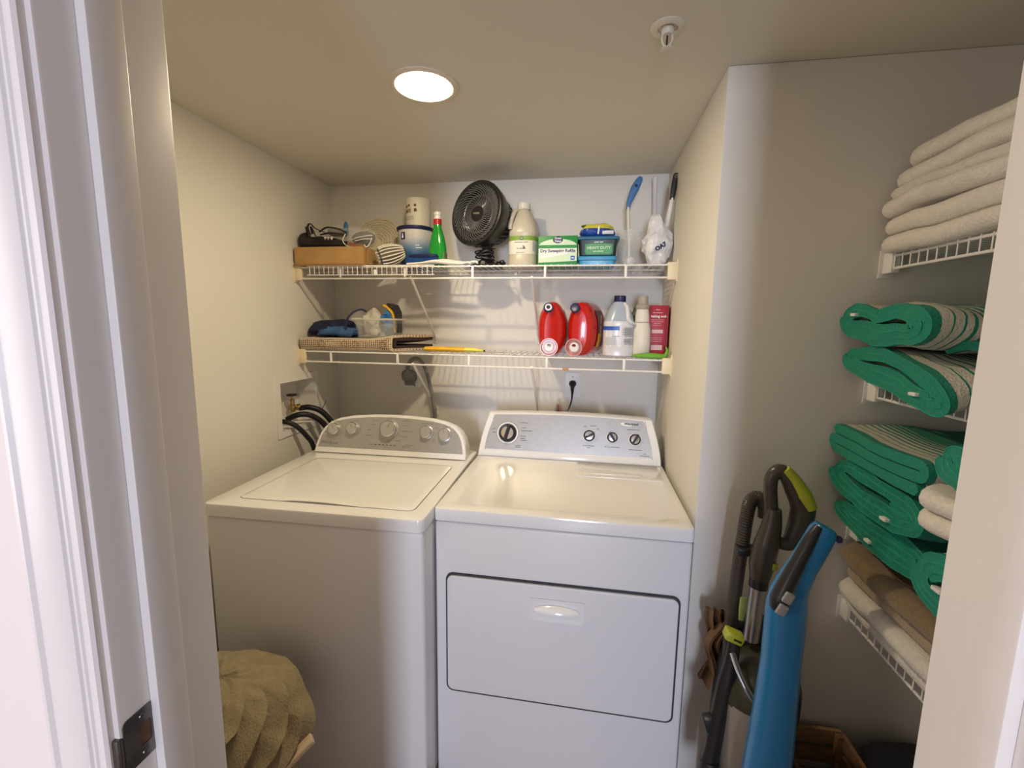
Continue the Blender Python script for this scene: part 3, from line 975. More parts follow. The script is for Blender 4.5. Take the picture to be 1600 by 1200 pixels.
# ================================================================== LEFT WALL WATER BOX
wb = thing('water_supply_box', 'white recessed washer water box in the left wall with valve', 'water box', (XL, (BY0 + BY1) / 2, (BZ0 + BZ1) / 2))
hw, hh = (BY1 - BY0) / 2, (BZ1 - BZ0) / 2
b = NB()
o_, i_ = rrect(-hw - 0.026, hw + 0.026, -hh - 0.026, hh + 0.026, 0.004, 2), rrect(-hw + 0.002, hw - 0.002, -hh + 0.002, hh - 0.002, 0.004, 2)
loft(b, [[(0.0, y, z) for y, z in o_], [(0.005, y, z) for y, z in o_], [(0.005, y, z) for y, z in i_], [(-0.085, y, z) for y, z in i_]], cap0=False); obj('housing', b, M_white, wb)
vx = -0.045
b = NB(); lathe(b, [(0.011, -0.045), (0.011, -0.030), (0.014, -0.028), (0.014, -0.016), (0.009, -0.012), (0.009, 0.010), (0.004, 0.012), (0.004, 0.030)], 14, Matrix.Translation((vx, 0.02, 0))); vb_ = obj('valve', b, M_brass, wb)
b = NB()
for k in range(6):
    a = k * PI / 3
    tube(b, [(vx, 0.02, 0.030), (vx + 0.020 * math.cos(a), 0.02 + 0.020 * math.sin(a), 0.031)], 0.003, 6)
lathe(b, [(0.0225, 0.028), (0.0225, 0.034), (0.019, 0.034), (0.019, 0.028)], 20, Matrix.Translation((vx, 0.02, 0)), cap0=False, cap1=False); obj('valve_wheel', b, M_dark, vb_)
b = NB(); lathe(b, [(0.013, -0.03), (0.013, 0.0), (0.015, 0.004), (0.015, 0.018)], 12, Matrix.Translation((vx, 0.045, -0.030)) @ Matrix.Rotation(PI / 2, 4, 'Y') @ Matrix.Rotation(-0.6, 4, 'X')); obj('coupling', b, M_brass, vb_)


def hose(name, label, pts, r, m=M_black, cat='hose', group=None, k=6, n=10):
    b = NB(); tube(b, pts, r, n, k)
    return tag(obj(name, b, m), label, cat, group)


hose('water_hose', 'thick black hose arching from the water box behind the washer', [(-0.845, -0.275, 1.068), (-0.80, -0.262, 1.072), (-0.755, -0.235, 1.045), (-0.715, -0.205, 0.97), (-0.69, -0.19, 0.88), (-0.685, -0.18, 0.6), (-0.66, -0.21, 0.4)], 0.0125)
hose('water_hose', 'second black hose just below the arching one at the water box', [(-0.86, -0.345, 1.030), (-0.815, -0.325, 1.050), (-0.775, -0.29, 1.040), (-0.74, -0.245, 0.985), (-0.72, -0.215, 0.88), (-0.715, -0.20, 0.6), (-0.69, -0.21, 0.38)], 0.0125)
hose('drain_hose', 'black drain hose dropping in front of the water box', [(-0.87, -0.40, 1.030), (-0.825, -0.405, 1.035), (-0.790, -0.385, 1.015), (-0.762, -0.355, 0.965), (-0.745, -0.33, 0.90), (-0.735, -0.30, 0.7), (-0.72, -0.26, 0.4)], 0.0105)
b = NB(); tube(b, [(-0.765, -0.24, 1.05), (-0.75, -0.236, 1.075), (-0.741, -0.232, 1.098)], 0.0016, 5); lathe(b, [(0.0145, -0.003), (0.0145, 0.003)], 16, Matrix.Translation((-0.762, -0.238, 1.049)) @ Matrix.Rotation(0.9, 4, 'Y'), cap0=False, cap1=False)
tag(obj('cable_tie', b, M_dark), 'thin black cable tie sticking up from the hoses', 'cable tie')

# ================================================================== OUTLETS, PLUGS AND CORDS
ol = thing('power_outlet', 'large dryer outlet plate on the back wall behind the washer', 'outlet', (-0.421, 0, 1.196))
b = NB(); prism(b, rrect(-0.056, 0.056, -0.056, 0.056, 0.005), -0.010, 0.0, bev=0.002); obj('cover_plate', b, M_plate, ol)
b = NB(); lathe(b, [(0.034, 0), (0.034, 0.002), (0.02, 0.0025)], 24, Matrix.Translation((0, -0.0095, 0)) @ Matrix.Rotation(PI / 2, 4, 'X')); obj('socket_face', b, M_dark, ol)
for x, z in ((0.022, -0.044), (-0.022, 0.046)):
    b = NB(); lathe(b, [(0.004, 0), (0.003, 0.0016)], 10, Matrix.Translation((x, -0.010, z)) @ Matrix.Rotation(PI / 2, 4, 'X')); obj('screw', b, M_steel, ol)
pg = thing('dryer_plug', 'big grey angled plug in the dryer outlet with its thick grey cord', 'plug', (-0.421, -0.0125, 1.200))
b = NB()
loft(b, [sell(0, 0, 0.033, 0.030, z_, 20, 2.6) for z_ in (0.0, 0.010)] + [sell(0, 0.002, 0.036, 0.032, 0.022, 20, 2.6), sell(0.002, 0.010, 0.030, 0.026, 0.036, 20), sell(0.004, 0.016, 0.016, 0.016, 0.046, 20)], M=Matrix.Rotation(PI / 2, 4, 'X'))
obj('plug_body', b, M_greycord, pg)
b = NB(); box(b, -0.026, 0.026, -0.016, -0.001, -0.046, -0.018, 0.006); obj('plug_foot', b, M_greycord, pg)
b = NB(); tube(b, [(0.0, -0.030, 0.018), (0.006, -0.042, 0.045), (0.035, -0.06, 0.085), (0.075, -0.07, 0.088), (0.105, -0.075, 0.050), (0.130, -0.080, -0.03), (0.150, -0.085, -0.13), (0.165, -0.09, -0.25), (0.20, -0.10, -0.45), (0.35, -0.12, -0.7)], 0.0105, 10, 6, sy=0.7); obj('cord', b, M_greycord, pg)
b = NB(); box(b, -0.003, 0.003, -0.044, -0.030, 0.012, 0.052, 0.002); obj('strain_clip', b, M_card, pg)

o2_ = thing('power_outlet', 'small white outlet plate on the back wall behind the dryer', 'outlet', (0.372, 0, 1.182))
b = NB(); prism(b, rrect(-0.038, 0.038, -0.060, 0.060, 0.004), -0.006, 0.0, bev=0.002); obj('cover_plate', b, M_plate, o2_)
for z in (-0.02, 0.02):
    b = NB(); prism(b, rrect(-0.017, 0.017, z - 0.0145, z + 0.0145, 0.008), -0.0075, -0.005, bev=0.0005); obj('receptacle', b, M_plate, o2_)
b = NB(); lathe(b, [(0.003, 0), (0.002, 0.001)], 10, Matrix.Translation((0, -0.006, 0.038)) @ Matrix.Rotation(PI / 2, 4, 'X')); obj('screw', b, M_ink, o2_)
p2 = thing('washer_plug', 'black plug and cord in the small white outlet', 'plug', (0.372, -0.0078, 1.190))
b = NB(); loft(b, [sell(0, 0, 0.017, 0.015, 0.0, 16), sell(0, 0, 0.017, 0.015, 0.012, 16), sell(0, -0.004, 0.014, 0.013, 0.022, 16), sell(0, -0.010, 0.007, 0.007, 0.030, 16)], M=Matrix.Rotation(PI / 2, 4, 'X')); obj('plug_body', b, M_black, p2)
b = NB(); tube(b, [(0, -0.022, -0.004), (0, -0.030, -0.020), (0.0, -0.028, -0.045), (-0.002, -0.026, -0.075), (-0.010, -0.03, -0.105), (-0.03, -0.045, -0.16), (-0.06, -0.05, -0.35), (-0.12, -0.06, -0.7)], [0.011, 0.0085, 0.005, 0.0032, 0.003, 0.003, 0.003, 0.003], 8, 5); obj('cord', b, M_black, p2)
pb = thing('plastic_pouch', 'clear pouch with orange stripe tucked behind the dryer console', 'pouch', (0.318, -0.155, 1.02))
b = NB()
loft(b, [[(-0.035, -0.012, z0), (0.040, -0.012, z0), (0.040, 0.006, z0), (-0.035, 0.006, z0)] if z0 == 0 else [(-0.030 + 0.02 * z0 / 0.1, -0.008, z0), (0.052 - 0.014 * z0 / 0.1, -0.008, z0 - 0.008), (0.052 - 0.014 * z0 / 0.1, 0.004, z0 - 0.008), (-0.030 + 0.02 * z0 / 0.1, 0.004, z0)] for z0 in (0, 0.04, 0.08, 0.100)])
obj('pouch_body', b, M_vacclear, pb)
b = NB(); box(b, 0.008, 0.014, -0.0135, -0.0085, 0.01, 0.094); obj('stripe', b, mat('orange_print', (0.45, 0.08, 0.02), 0.5), pb)
b = NB(); box(b, -0.008, 0.004, -0.0135, -0.0085, 0.01, 0.095); obj('folded_paper', b, M_rag, pb)

# ================================================================== UPPER SHELF ITEMS
TZ = D1 + 0.0018   # top of the deck wires


def extruded(bm, poly, z0, z1, bev=0.0): prism(bm, poly, z0, z1, plane='xy', bev=bev)


# cardboard tray
cb = thing('cardboard_tray', 'long open brown cardboard tray at the left end of the upper shelf', 'box', (-0.80, -0.318, TZ))
b = NB()
for x0, x1, y0, y1, z0, z1 in ((0, 0.31, 0, 0.004, 0, 0.076), (0, 0.31, 0.176, 0.18, 0, 0.076), (0, 0.004, 0.004, 0.176, 0, 0.076), (0.306, 0.31, 0.004, 0.176, 0, 0.076), (0.004, 0.306, 0.004, 0.176, 0, 0.004)):
    box(b, x0, x1, y0, y1, z0, z1)
obj('tray', b, M_card, cb)
b = NB(); box(b, -0.006, 0.312, -0.0045, -0.0005, -0.0012, 0.006); obj('base_flap', b, M_card_d, cb)
b = NB(); box(b, 0.3105, 0.3125, 0.02, 0.10, 0.010, 0.074, M=Matrix.Translation((0.311, 0, 0)) @ Matrix.Rotation(0.08, 4, 'Y') @ Matrix.Translation((-0.311, 0, 0))); obj('side_flap', b, M_card, cb)

# rolled black bag lying over the tray
bb_ = thing('rolled_bag', 'black rolled nylon bag with straps lying on the cardboard tray', 'bag', (-0.80, -0.26, TZ + 0.078))
b = NB()
rings = []
for k in range(15):
    t = k / 14
    x = 0.004 + 0.205 * t
    rr = 0.033 * (1 - 0.45 * t ** 2) * (0.8 + 0.2 * math.sin(PI * min(1, t * 6 + 0.25))) * (1 + 0.06 * math.sin(t * 19))
    rings.append([(x, 0.9 * rr * math.cos(2 * PI * j / 16) * 1.1, rr + 0.001 + rr * math.sin(2 * PI * j / 16)) for j in range(16)])
loft(b, rings); obj('roll', b, M_blackcloth, bb_)
b = NB()
for k in range(3):
    tube(b, [(0.011 - 0.0005 * k, (0.022 - k * 0.007) * math.cos(a), 0.031 + (0.022 - k * 0.007) * math.sin(a)) for a in [i * PI / 8 for i in range(17)]], 0.0016, 5)
obj('roll_end', b, M_blackcloth, bb_)
for pts in ([(0.03, 0.0, 0.06), (0.035, -0.02, 0.085), (0.05, -0.028, 0.075), (0.062, -0.034, 0.045), (0.085, -0.036, 0.030), (0.12, -0.034, 0.028)],
            [(0.05, 0.0, 0.062), (0.055, -0.016, 0.088), (0.072, -0.026, 0.070), (0.088, -0.034, 0.045), (0.12, -0.033, 0.034), (0.17, -0.030, 0.034)],
            [(0.02, 0.03, 0.066), (0.002, 0.04, 0.100), (0.022, 0.03, 0.112), (0.05, 0.02, 0.090), (0.10, 0.01, 0.070)]):
    b = NB(); tube(b, pts, 0.005, 8, 5, sy=0.35); obj('strap', b, M_browncloth, bb_)
for x in (0.128, 0.142, 0.158):
    b = NB(); blob(b, (x, -0.032, 0.036), (0.005, 0.004, 0.007), 0.05, 20, 1, 2); obj('toggle', b, M_offwhite, bb_)

def pouch(name, label, c, rad, seed, m, cat, items):
    t = thing(name, label, cat, c)
    b = NB(); blob(b, (0, 0, rad[2]), rad, 0.16, 14, seed, 4, flat=0.0, ridge=0.10); obj('film', b, m, t)
    return t
# clear bag of bits on top of the roll
cp_ = pouch('clear_plastic_bag', 'crumpled clear plastic bag with a blue tie on the black bag', (-0.655, -0.195, TZ + 0.128), (0.085, 0.05, 0.034), 3, M_clear, 'plastic bag', None)
b = NB(); blob(b, (-0.01, 0, 0.030), (0.05, 0.028, 0.020), 0.2, 20, 5, 3); obj('folded_cloth', b, mat('grey_brown_cloth', (0.24, 0.20, 0.15), 0.9), cp_)
b = NB(); blob(b, (0.045, -0.036, 0.034), (0.011, 0.008, 0.030), 0.15, 30, 6, 3); obj('blue_tie', b, mat('blue_tie', (0.03, 0.15, 0.30), 0.5), cp_)
for k, pts in enumerate(([(-0.09, -0.02, 0.03), (-0.04, -0.045, 0.042), (0.01, -0.046, 0.036), (0.05, -0.045, 0.020)], [(-0.08, -0.03, 0.015), (-0.02, -0.05, 0.018), (0.04, -0.048, 0.010)])):
    b = NB(); tube(b, pts, 0.0035, 6, 5); obj('dark_cord', b, M_browncloth, cp_)
# orange-brown leather strip + white cloth corner
b = NB(); loft(b, [[(x, -0.262 + 0.001 * i, TZ + 0.085 + 0.012 - 0.0025 * i + dz) for x, dz in ((-0.625 + 0.022 * i, 0.010), (-0.618 + 0.022 * i, -0.006), (-0.618 + 0.022 * i, -0.008), (-0.627 + 0.022 * i, 0.008))] for i in range(6)])
tag(obj('leather_strap', b, mat('tan_leather', (0.36, 0.15, 0.06), 0.5)), 'orange-brown leather strap end sticking out over the cardboard tray', 'strap')
# clear case with dark goggles
gc = thing('goggles_case', 'clear plastic case holding dark goggles on the tray end', 'goggles', (-0.535, -0.235, TZ + 0.078))
b = NB(); blob(b, (0.0, 0, 0.048), (0.068, 0.042, 0.047), 0.07, 12, 11, 4, flat=0.0); obj('clear_case', b, M_clear, gc)
b = NB(); blob(b, (0.005, 0.004, 0.044), (0.052, 0.026, 0.034), 0.18, 16, 12, 3); obj('goggle_lens', b, mat('smoked_lens', (0.02, 0.022, 0.016), 0.1, coat=0.5), gc)
for pts in ([(-0.03, -0.038, 0.030), (0.0, -0.042, 0.040), (0.04, -0.036, 0.048), (0.058, -0.022, 0.052)], [(-0.01, -0.043, 0.026), (0.03, -0.040, 0.034), (0.058, -0.024, 0.036)]):
    b = NB(); tube(b, pts, 0.0022, 6, 5); obj('white_cord', b, M_white, gc)
b = NB(); tube(b, [(-0.066, -0.02, 0.060), (-0.068, -0.038, 0.030), (-0.048, -0.043, 0.008), (-0.01, -0.044, 0.0015), (0.03, -0.044, 0.0018)], 0.0022, 6, 6); obj('case_rim', b, M_white, gc)
b = NB(); tube(b, [(0.058, -0.030, 0.040), (0.060, -0.050, 0.015), (0.050, -0.062, -0.002), (0.040, -0.060, 0.008)], 0.0022, 6, 6); obj('hanging_hook', b, M_white, gc)

# round woven placemat leaning on the wall behind
ht = thing('woven_placemat', 'round pale woven straw placemat leaning on the wall behind the goggles', 'placemat', (-0.555, -0.062, TZ))
HM = Matrix.Translation((0, 0, 0.1285)) @ Matrix.Rotation(1.22, 4, 'X')
b = NB(); lathe(b, [(0.126, -0.004), (0.129, 0.0), (0.126, 0.004), (0.03, 0.004), (0.002, 0.004)], 48, HM); obj('mat_disc', b, M_straw, ht)
for k_ in range(8):
    rr_ = 0.124 - k_ * 0.0125
    b = NB(); nn_ = int(rr_ * 900)
    tube(b, [HM @ Vector(((rr_ + 0.0018 * (-1) ** i) * math.cos(a), (rr_ + 0.0018 * (-1) ** i) * math.sin(a), 0.0062 + 0.0018 * (i % 2))) for i, a in enumerate([2 * PI * k / nn_ for k in range(nn_ + 1)])], 0.0046, 6)
    obj('braid', b, M_straw, ht)

# white vented brush head lying down
vb2 = thing('vented_brush', 'white vented round brush lying at the shelf edge beside the tray', 'brush', (-0.385, -0.272, TZ + 0.0485))
BM_ = Matrix.Rotation(-0.35, 4, 'Y') @ Matrix.Rotation(0.5, 4, 'Z')
b = NB(); lathe(b, [(0.030, -0.052), (0.036, -0.050), (0.041, -0.030), (0.039, 0.0), (0.030, 0.035), (0.018, 0.055), (0.006, 0.062)], 28, BM_ @ Matrix.Rotation(PI / 2, 4, 'Y')); obj('head', b, mat('brush_slot_shade', (0.10, 0.09, 0.08), 0.6), vb2)  # core coloured dark so the slots between white ribs look shaded
for k in range(18):
    a = 2 * PI * k / 18
    b = NB(); tube(b, [BM_ @ Vector((x, (r + 0.002) * math.cos(a), (r + 0.002) * math.sin(a))) for x, r in ((-0.048, 0.036), (-0.028, 0.041), (0.0, 0.039), (0.030, 0.031), (0.05, 0.020))], 0.0028, 6, 2); obj('rib', b, M_offwhite, vb2)
b = NB()
for k in range(26):
    a = k * 2.4; r = 0.028 * math.sqrt(k / 26)
    rod(b, BM_ @ Vector((-0.051, r * math.cos(a), r * math.sin(a))), BM_ @ Vector((-0.062, r * 1.1 * math.cos(a), r * 1.1 * math.sin(a))), 0.0016, 5)
o = obj('bristles', b, M_offwhite, vb2); o['kind'] = 'stuff'

# wire grid panel hanging at the shelf front
wr = thing('wire_grid_panel', 'white wire grid strip standing at the front left of the upper shelf', 'wire rack', (-0.745, -0.318, D1 - 0.040))
for nm, z in (('bottom_bar', 0.003), ('top_bar', 0.040)):
    b = NB(); rod(b, (0, 0, z), (0.56, 0, z), 0.0022, 6); obj(nm, b, M_wire, wr)
for i in range(26):
    b = NB(); rod(b, (0.012 + i * 0.0216, 0, 0.003), (0.012 + i * 0.0216, 0, 0.040), 0.0016, 5); obj('grid_bar', b, M_wire, wr)
b = NB(); box(b, 0.300, 0.312, -0.004, 0.003, 0.0, 0.024, 0.003); obj('hook_clip', b, M_wire, wr)

# bucket of paint and the can on it
bk_ = thing('paint_bucket', 'blue and white round tub under the white can', 'bucket', (-0.335, -0.128, TZ))
M_tub = ramp_mat('tub_print', [(0.0, (0.02, 0.05, 0.22)), (0.46, (0.02, 0.12, 0.30)), (0.66, (0.20, 0.32, 0.48)), (0.86, (0.60, 0.60, 0.64)), (1.0, (0.70, 0.68, 0.68))], axis=2, scale=1 / 0.16, rough=0.35, interp='LINEAR', warp=0.12)
b = NB(); lathe(b, [(0.064, 0.0), (0.068, 0.004), (0.078, 0.165), (0.081, 0.168), (0.081, 0.176)], 40); obj('tub_wall', b, M_tub, bk_)
b = NB(); lathe(b, [(0.0815, 0.165), (0.083, 0.167), (0.083, 0.178), (0.079, 0.181), (0.074, 0.177), (0.02, 0.177)], 40); obj('tub_lid', b, M_navy, bk_)
b = NB(); box(b, -0.0105, 0.0105, -0.0015, 0.002, -0.015, 0.015, 0.001, M=Matrix.Translation((-0.030, -0.0705, 0.138)) @ Matrix.Rotation(-0.38, 4, 'Z')); lb_ = obj('logo_square', b, M_navy, bk_)
b = NB(); lathe(b, [(0.004, -0.010), (0.0045, -0.002), (0.002, 0.001), (0.0028, 0.006), (0.001, 0.010)], 8, Matrix.Translation((-0.0305, -0.0724, 0.138)) @ Matrix.Diagonal((1, 0.2, 1, 1))); obj('logo_figure', b, M_white, lb_)
for z, s in ((0.098, 'premium interior'), (0.088, 'latex paint and primer')):
    text(s, 0.0085, M_white, bk_, Matrix.Translation((0.01, -0.0745 + (0.17 - z) * 0.055, z)) @ Matrix.Rotation(PI / 2, 4, 'X'), wrap=0.074)
cn = thing('white_can', 'tall white can with brown printed squares on top of the blue tub', 'can', (-0.324, -0.125, TZ + 0.182))
b = NB(); lathe(b, [(0.052, 0), (0.0545, 0.002), (0.0545, 0.006), (0.0525, 0.008), (0.0525, 0.112), (0.0545, 0.114), (0.0545, 0.118), (0.051, 0.119), (0.049, 0.116), (0.01, 0.116)], 36); obj('can_body', b, M_label, cn)
M_brownp = mat('brown_print', (0.14, 0.07, 0.03), 0.5)
for a, z, w_, h_, m_ in ((-0.75, 0.083, 0.010, 0.011, M_brownp), (-0.75, 0.063, 0.011, 0.013, M_brownp), (-0.45, 0.086, 0.009, 0.010, M_brownp), (-0.42, 0.064, 0.017, 0.017, mat('tan_print', (0.42, 0.30, 0.14), 0.5)),
                         (0.12, 0.086, 0.010, 0.010, M_brownp), (0.14, 0.066, 0.011, 0.013, M_brownp)):
    M = Matrix.Rotation(a, 4, 'Z') @ Matrix.Translation((0, -0.0526, z))
    b = NB(); box(b, -w_ / 2, w_ / 2, -0.0006, 0.002, -h_ / 2, h_ / 2, M=M); obj('printed_square', b, m_, cn)
for z in (0.040, 0.034, 0.028):
    text('mix well before use', 0.0055, M_ink, cn, Matrix.Rotation(-0.45, 4, 'Z') @ FR(0, -0.0525, z), wrap=0.0525)

# green bottle
gb = thing('green_dish_bottle', 'green plastic bottle with red neck and white cap beside the tub', 'bottle', (-0.208, -0.205, TZ))
b = NB(); loft(b, [sell(0, 0, a, d, z, 24, 2.4) for a, d, z in ((0.030, 0.022, 0), (0.037, 0.027, 0.004), (0.038, 0.028, 0.05), (0.036, 0.026, 0.09), (0.029, 0.022, 0.125), (0.020, 0.018, 0.155), (0.016, 0.016, 0.170), (0.0155, 0.0155, 0.180))]); obj('bottle_body', b, M_greenbottle, gb)
b = NB(); lathe(b, [(0.0175, 0.176), (0.0175, 0.198), (0.015, 0.200)], 22); obj('red_collar', b, mat('red_cap', (0.50, 0.02, 0.03), 0.35), gb)
b = NB(); lathe(b, [(0.0145, 0.200), (0.0140, 0.214), (0.016, 0.216), (0.016, 0.226), (0.012, 0.230), (0.002, 0.230)], 22); obj('white_cap', b, M_white, gb)
b = NB(); loft(b, [sell(0.030, 0.0, 0.010, 0.0205, z, 16, 2.2) for z in (0.015, 0.030)] + [sell(0.029, 0, 0.010, 0.0195, 0.060, 16), sell(0.024, 0, 0.008, 0.016, 0.085, 16)]); obj('side_label', b, mat('olive_label', (0.10, 0.16, 0.06), 0.4), gb)

# navy scrub brush and white hangers
nb = thing('scrub_brush', 'navy bristled scrub brush lying in front of the blue tub', 'brush', (-0.250, -0.262, TZ + 0.018))
b = NB(); loft(b, [sell(0, 0, a, d, z, 24, 2.6) for a, d, z in ((0.060, 0.018, 0.016), (0.066, 0.021, 0.022), (0.060, 0.018, 0.030), (0.03, 0.010, 0.034))]); obj('brush_block', b, M_navy, nb)
b = NB()
for i in range(30):
    for j in range(4):
        x = -0.058 + i * 0.004; y = -0.015 + j * 0.010
        rod(b, (x, y, 0.017), (x * 1.05, y * 1.1, -0.002 + 0.002 * ((i * 7 + j * 3) % 3)), 0.0011, 4)
o = obj('bristles', b, M_bluemid, nb); o['kind'] = 'stuff'
for q, (dy, dz, lab, ofs) in enumerate(((0.0, 0.0, 'white plastic spatula handle lying nearest the shelf edge', 0.0), (0.034, 0.007, 'white plastic spatula handle lying behind the nearest one', 0.02))):
    b = NB()
    tube(b, [(-0.312 + ofs, -0.288 + dy, TZ + 0.007 + dz), (-0.25 + ofs, -0.287 + dy, TZ + 0.010 + dz), (-0.19 + ofs, -0.286 + dy, TZ + 0.016 + dz), (-0.13 + ofs, -0.285 + dy, TZ + 0.010 + dz), (-0.080 + ofs, -0.284 + dy, TZ + 0.007 + dz)], [0.008, 0.009, 0.014, 0.012, 0.008], 10, 5, sy=0.6)
    s_ = thing('plastic_spatula', lab, 'utensil', (0, 0, 0), 0, 'white spatulas on the upper shelf')
    obj('handle', b, M_white, s_)
    b = NB(); tube(b, [(-0.082 + ofs, -0.284 + dy, TZ + 0.007 + dz), (-0.060 + ofs, -0.286 + dy, TZ + 0.0125 + dz), (-0.045 + ofs, -0.290 + dy, TZ + 0.010 + dz), (-0.042 + ofs, -0.294 + dy, TZ + 0.004 + dz)], 0.0042, 8, 5); obj('hanging_loop', b, M_white, s_)

# ------------------------------------------------------------------ the fan
fn = thing('desk_fan', 'black round desk fan facing left on the upper shelf', 'fan', (-0.005, -0.165, TZ))
AX = Vector((-0.44, -0.88, 0.13)).normalized()
xa = Vector((0, 0, 1)).cross(AX).normalized(); ya = AX.cross(xa)
FC = Vector((-0.020, -0.045, 0.212))
FM = Matrix(((xa.x, ya.x, AX.x, FC.x), (xa.y, ya.y, AX.y, FC.y), (xa.z, ya.z, AX.z, FC.z), (0, 0, 0, 1)))
M_fan = mat('fan_black_plastic', (0.014, 0.013, 0.012), 0.36)
M_fan2 = mat('fan_fin_plastic', (0.10, 0.095, 0.09), 0.28)
b = NB(); lathe(b, [(0.112, 0.020), (0.126, 0.028), (0.131, 0.026), (0.133, 0.018), (0.130, 0.004), (0.122, -0.030), (0.112, -0.052), (0.100, -0.056)], 56, FM, cap0=False, cap1=False); obj('outer_ring', b, M_fan, fn)
b = NB(); lathe(b, [(0.104, -0.050), (0.100, -0.070), (0.094, -0.105), (0.080, -0.128), (0.055, -0.138), (0.005, -0.140)], 48, FM, cap0=False); rear = obj('rear_housing', b, M_fan, fn)
for k in range(30):
    a = 2 * PI * k / 30
    b = NB(); tube(b, [FM @ Vector((r * math.cos(a + t), r * math.sin(a + t), z)) for r, z, t in ((0.105, -0.054, 0), (0.103, -0.075, 0.06), (0.097, -0.105, 0.14), (0.082, -0.131, 0.22), (0.058, -0.141, 0.32))], 0.0024, 5); obj('rear_fin', b, M_fan2, rear)
b = NB(); lathe(b, [(0.113, 0.018), (0.104, -0.030), (0.04, -0.05), (0.004, -0.05)], 40, FM, cap0=False); obj('inner_cone', b, mat('fan_inner_black', (0.005, 0.005, 0.005), 0.6), fn)
b = NB(); lathe(b, [(0.034, -0.012), (0.034, 0.012), (0.030, 0.018), (0.012, 0.021), (0.003, 0.021)], 32, FM); hub = obj('hub', b, M_fan, fn)
b = NB(); box(b, -0.017, 0.017, -0.0042, 0.0042, 0.0205, 0.0222, 0.001, M=FM @ Matrix.Rotation(-0.12, 4, 'Z')); obj('hub_badge', b, M_chrome, hub)
fin_pts = [(0.032, 0.0, 0.014), (0.055, 0.16, 0.010), (0.078, 0.42, 0.010), (0.098, 0.72, 0.016), (0.114, 1.05, 0.023)]
for k in range(38):
    a = 2 * PI * k / 38
    b = NB(); tube(b, [FM @ Vector((r * math.cos(a + t), r * math.sin(a + t), z)) for r, t, z in fin_pts], 0.0026, 5, 2); obj('grille_fin', b, M_fan2, fn)
b = NB(); lathe(b, [(0.0730, 0.011), (0.0755, 0.013), (0.078, 0.011)], 40, FM, cap0=False, cap1=False); obj('grille_ring', b, M_fan2, fn)
b = NB(); loft(b, [sell(0, 0, a, d, z, 28, 2.3) for a, d, z in ((0.066, 0.075, 0.0), (0.070, 0.080, 0.004), (0.066, 0.076, 0.012), (0.040, 0.046, 0.024), (0.026, 0.028, 0.036))]); obj('base', b, M_fan, fn)
b = NB(); tube(b, [(0, 0, 0.030), (0.0, -0.003, 0.060), (0.002, 0.0, 0.090), (0.010, 0.012, 0.125)], [0.027, 0.021, 0.021, 0.030], 14, 3); obj('neck', b, M_fan, fn)
b = NB(); lathe(b, [(0.012, 0), (0.012, 0.010), (0.009, 0.013), (0.002, 0.013)], 16, Matrix.Translation((0.0, -0.060, 0.013)) @ Matrix.Rotation(PI / 2 - 0.3, 4, 'X')); obj('speed_knob', b, M_dark, fn)
b = NB()
pp_ = []
for i in range(70):
    a = i * 0.42
    pp_.append((0.038 * math.cos(a) + 0.004 * math.sin(i), -0.035 + 0.024 * math.sin(a) * 0.8, 0.040 + 0.016 * math.sin(i * 0.31) + 0.0005 * i))
tube(b, pp_, 0.0032, 6); obj('coiled_cord', b, M_black, fn)
b = NB()
pp_ = []
for i in range(40):
    a = i * 0.5
    pp_.append((0.066 + 0.020 * math.cos(a), -0.03 + 0.035 * math.sin(a * 0.9), 0.006 + 0.010 * (1 + math.sin(i * 0.7))))
tube(b, pp_, 0.0030, 6); obj('cord_bundle', b, M_black, fn)

# ------------------------------------------------------------------ vinegar jug
vj = thing('vinegar_jug', 'cream translucent half-gallon jug with green banded label', 'jug', (0.152, -0.155, TZ))
b = NB(); loft(b, [sell(0, 0, a, d, z, 32, p) for a, d, z, p in ((0.055, 0.050, 0, 2.6), (0.062, 0.057, 0.006, 2.8), (0.062, 0.057, 0.045, 2.8), (0.060, 0.055, 0.052, 2.8), (0.060, 0.055, 0.128, 2.8), (0.062, 0.057, 0.136, 2.8), (0.061, 0.056, 0.150, 2.6), (0.053, 0.049, 0.180, 2.3), (0.040, 0.038, 0.210, 2.0), (0.028, 0.027, 0.232, 2.0), (0.0225, 0.0225, 0.240, 2.0), (0.0225, 0.0225, 0.246, 2.0))]); obj('jug_body', b, M_milky, vj)
b = NB(); tube(b, [(-0.022, -0.014, 0.236), (-0.034, -0.026, 0.228), (-0.044, -0.037, 0.200), (-0.050, -0.044, 0.172), (-0.050, -0.044, 0.155)], [0.007, 0.009, 0.0095, 0.010, 0.010], 10, 5); obj('handle', b, M_milky, vj)
b = NB(); lathe(b, [(0.0265, 0.243), (0.0275, 0.246), (0.0275, 0.262), (0.0255, 0.265), (0.003, 0.265)], 28); obj('screw_cap', b, M_offwhite, vj)
b = NB(); lathe(b, [(0.0275, 0.238), (0.029, 0.240), (0.0275, 0.243)], 28, cap0=False, cap1=False); obj('cap_ring', b, M_offwhite, vj)
b = NB(); loft(b, [sell(0, 0, 0.0612, 0.0562, z, 32, 2.8) for z in (0.054, 0.126)], cap0=False, cap1=False); lbv = obj('paper_label', b, M_label, vj)
b = NB(); loft(b, [sell(0, 0, 0.0616, 0.0566, z, 32, 2.8) for z in (0.108, 0.1265)], cap0=False, cap1=False); obj('green_band', b, M_labelgreen, lbv)
b = NB(); lathe(b, [(0.0068, 0), (0.0068, 0.0006), (0.001, 0.0007)], 20, FR(0, -0.0567, 0.116)); obj('label_badge', b, M_ink_dark, lbv)
text('o', 0.012, M_label, lbv, FR(0, -0.0575, 0.117), bold=0.0006)
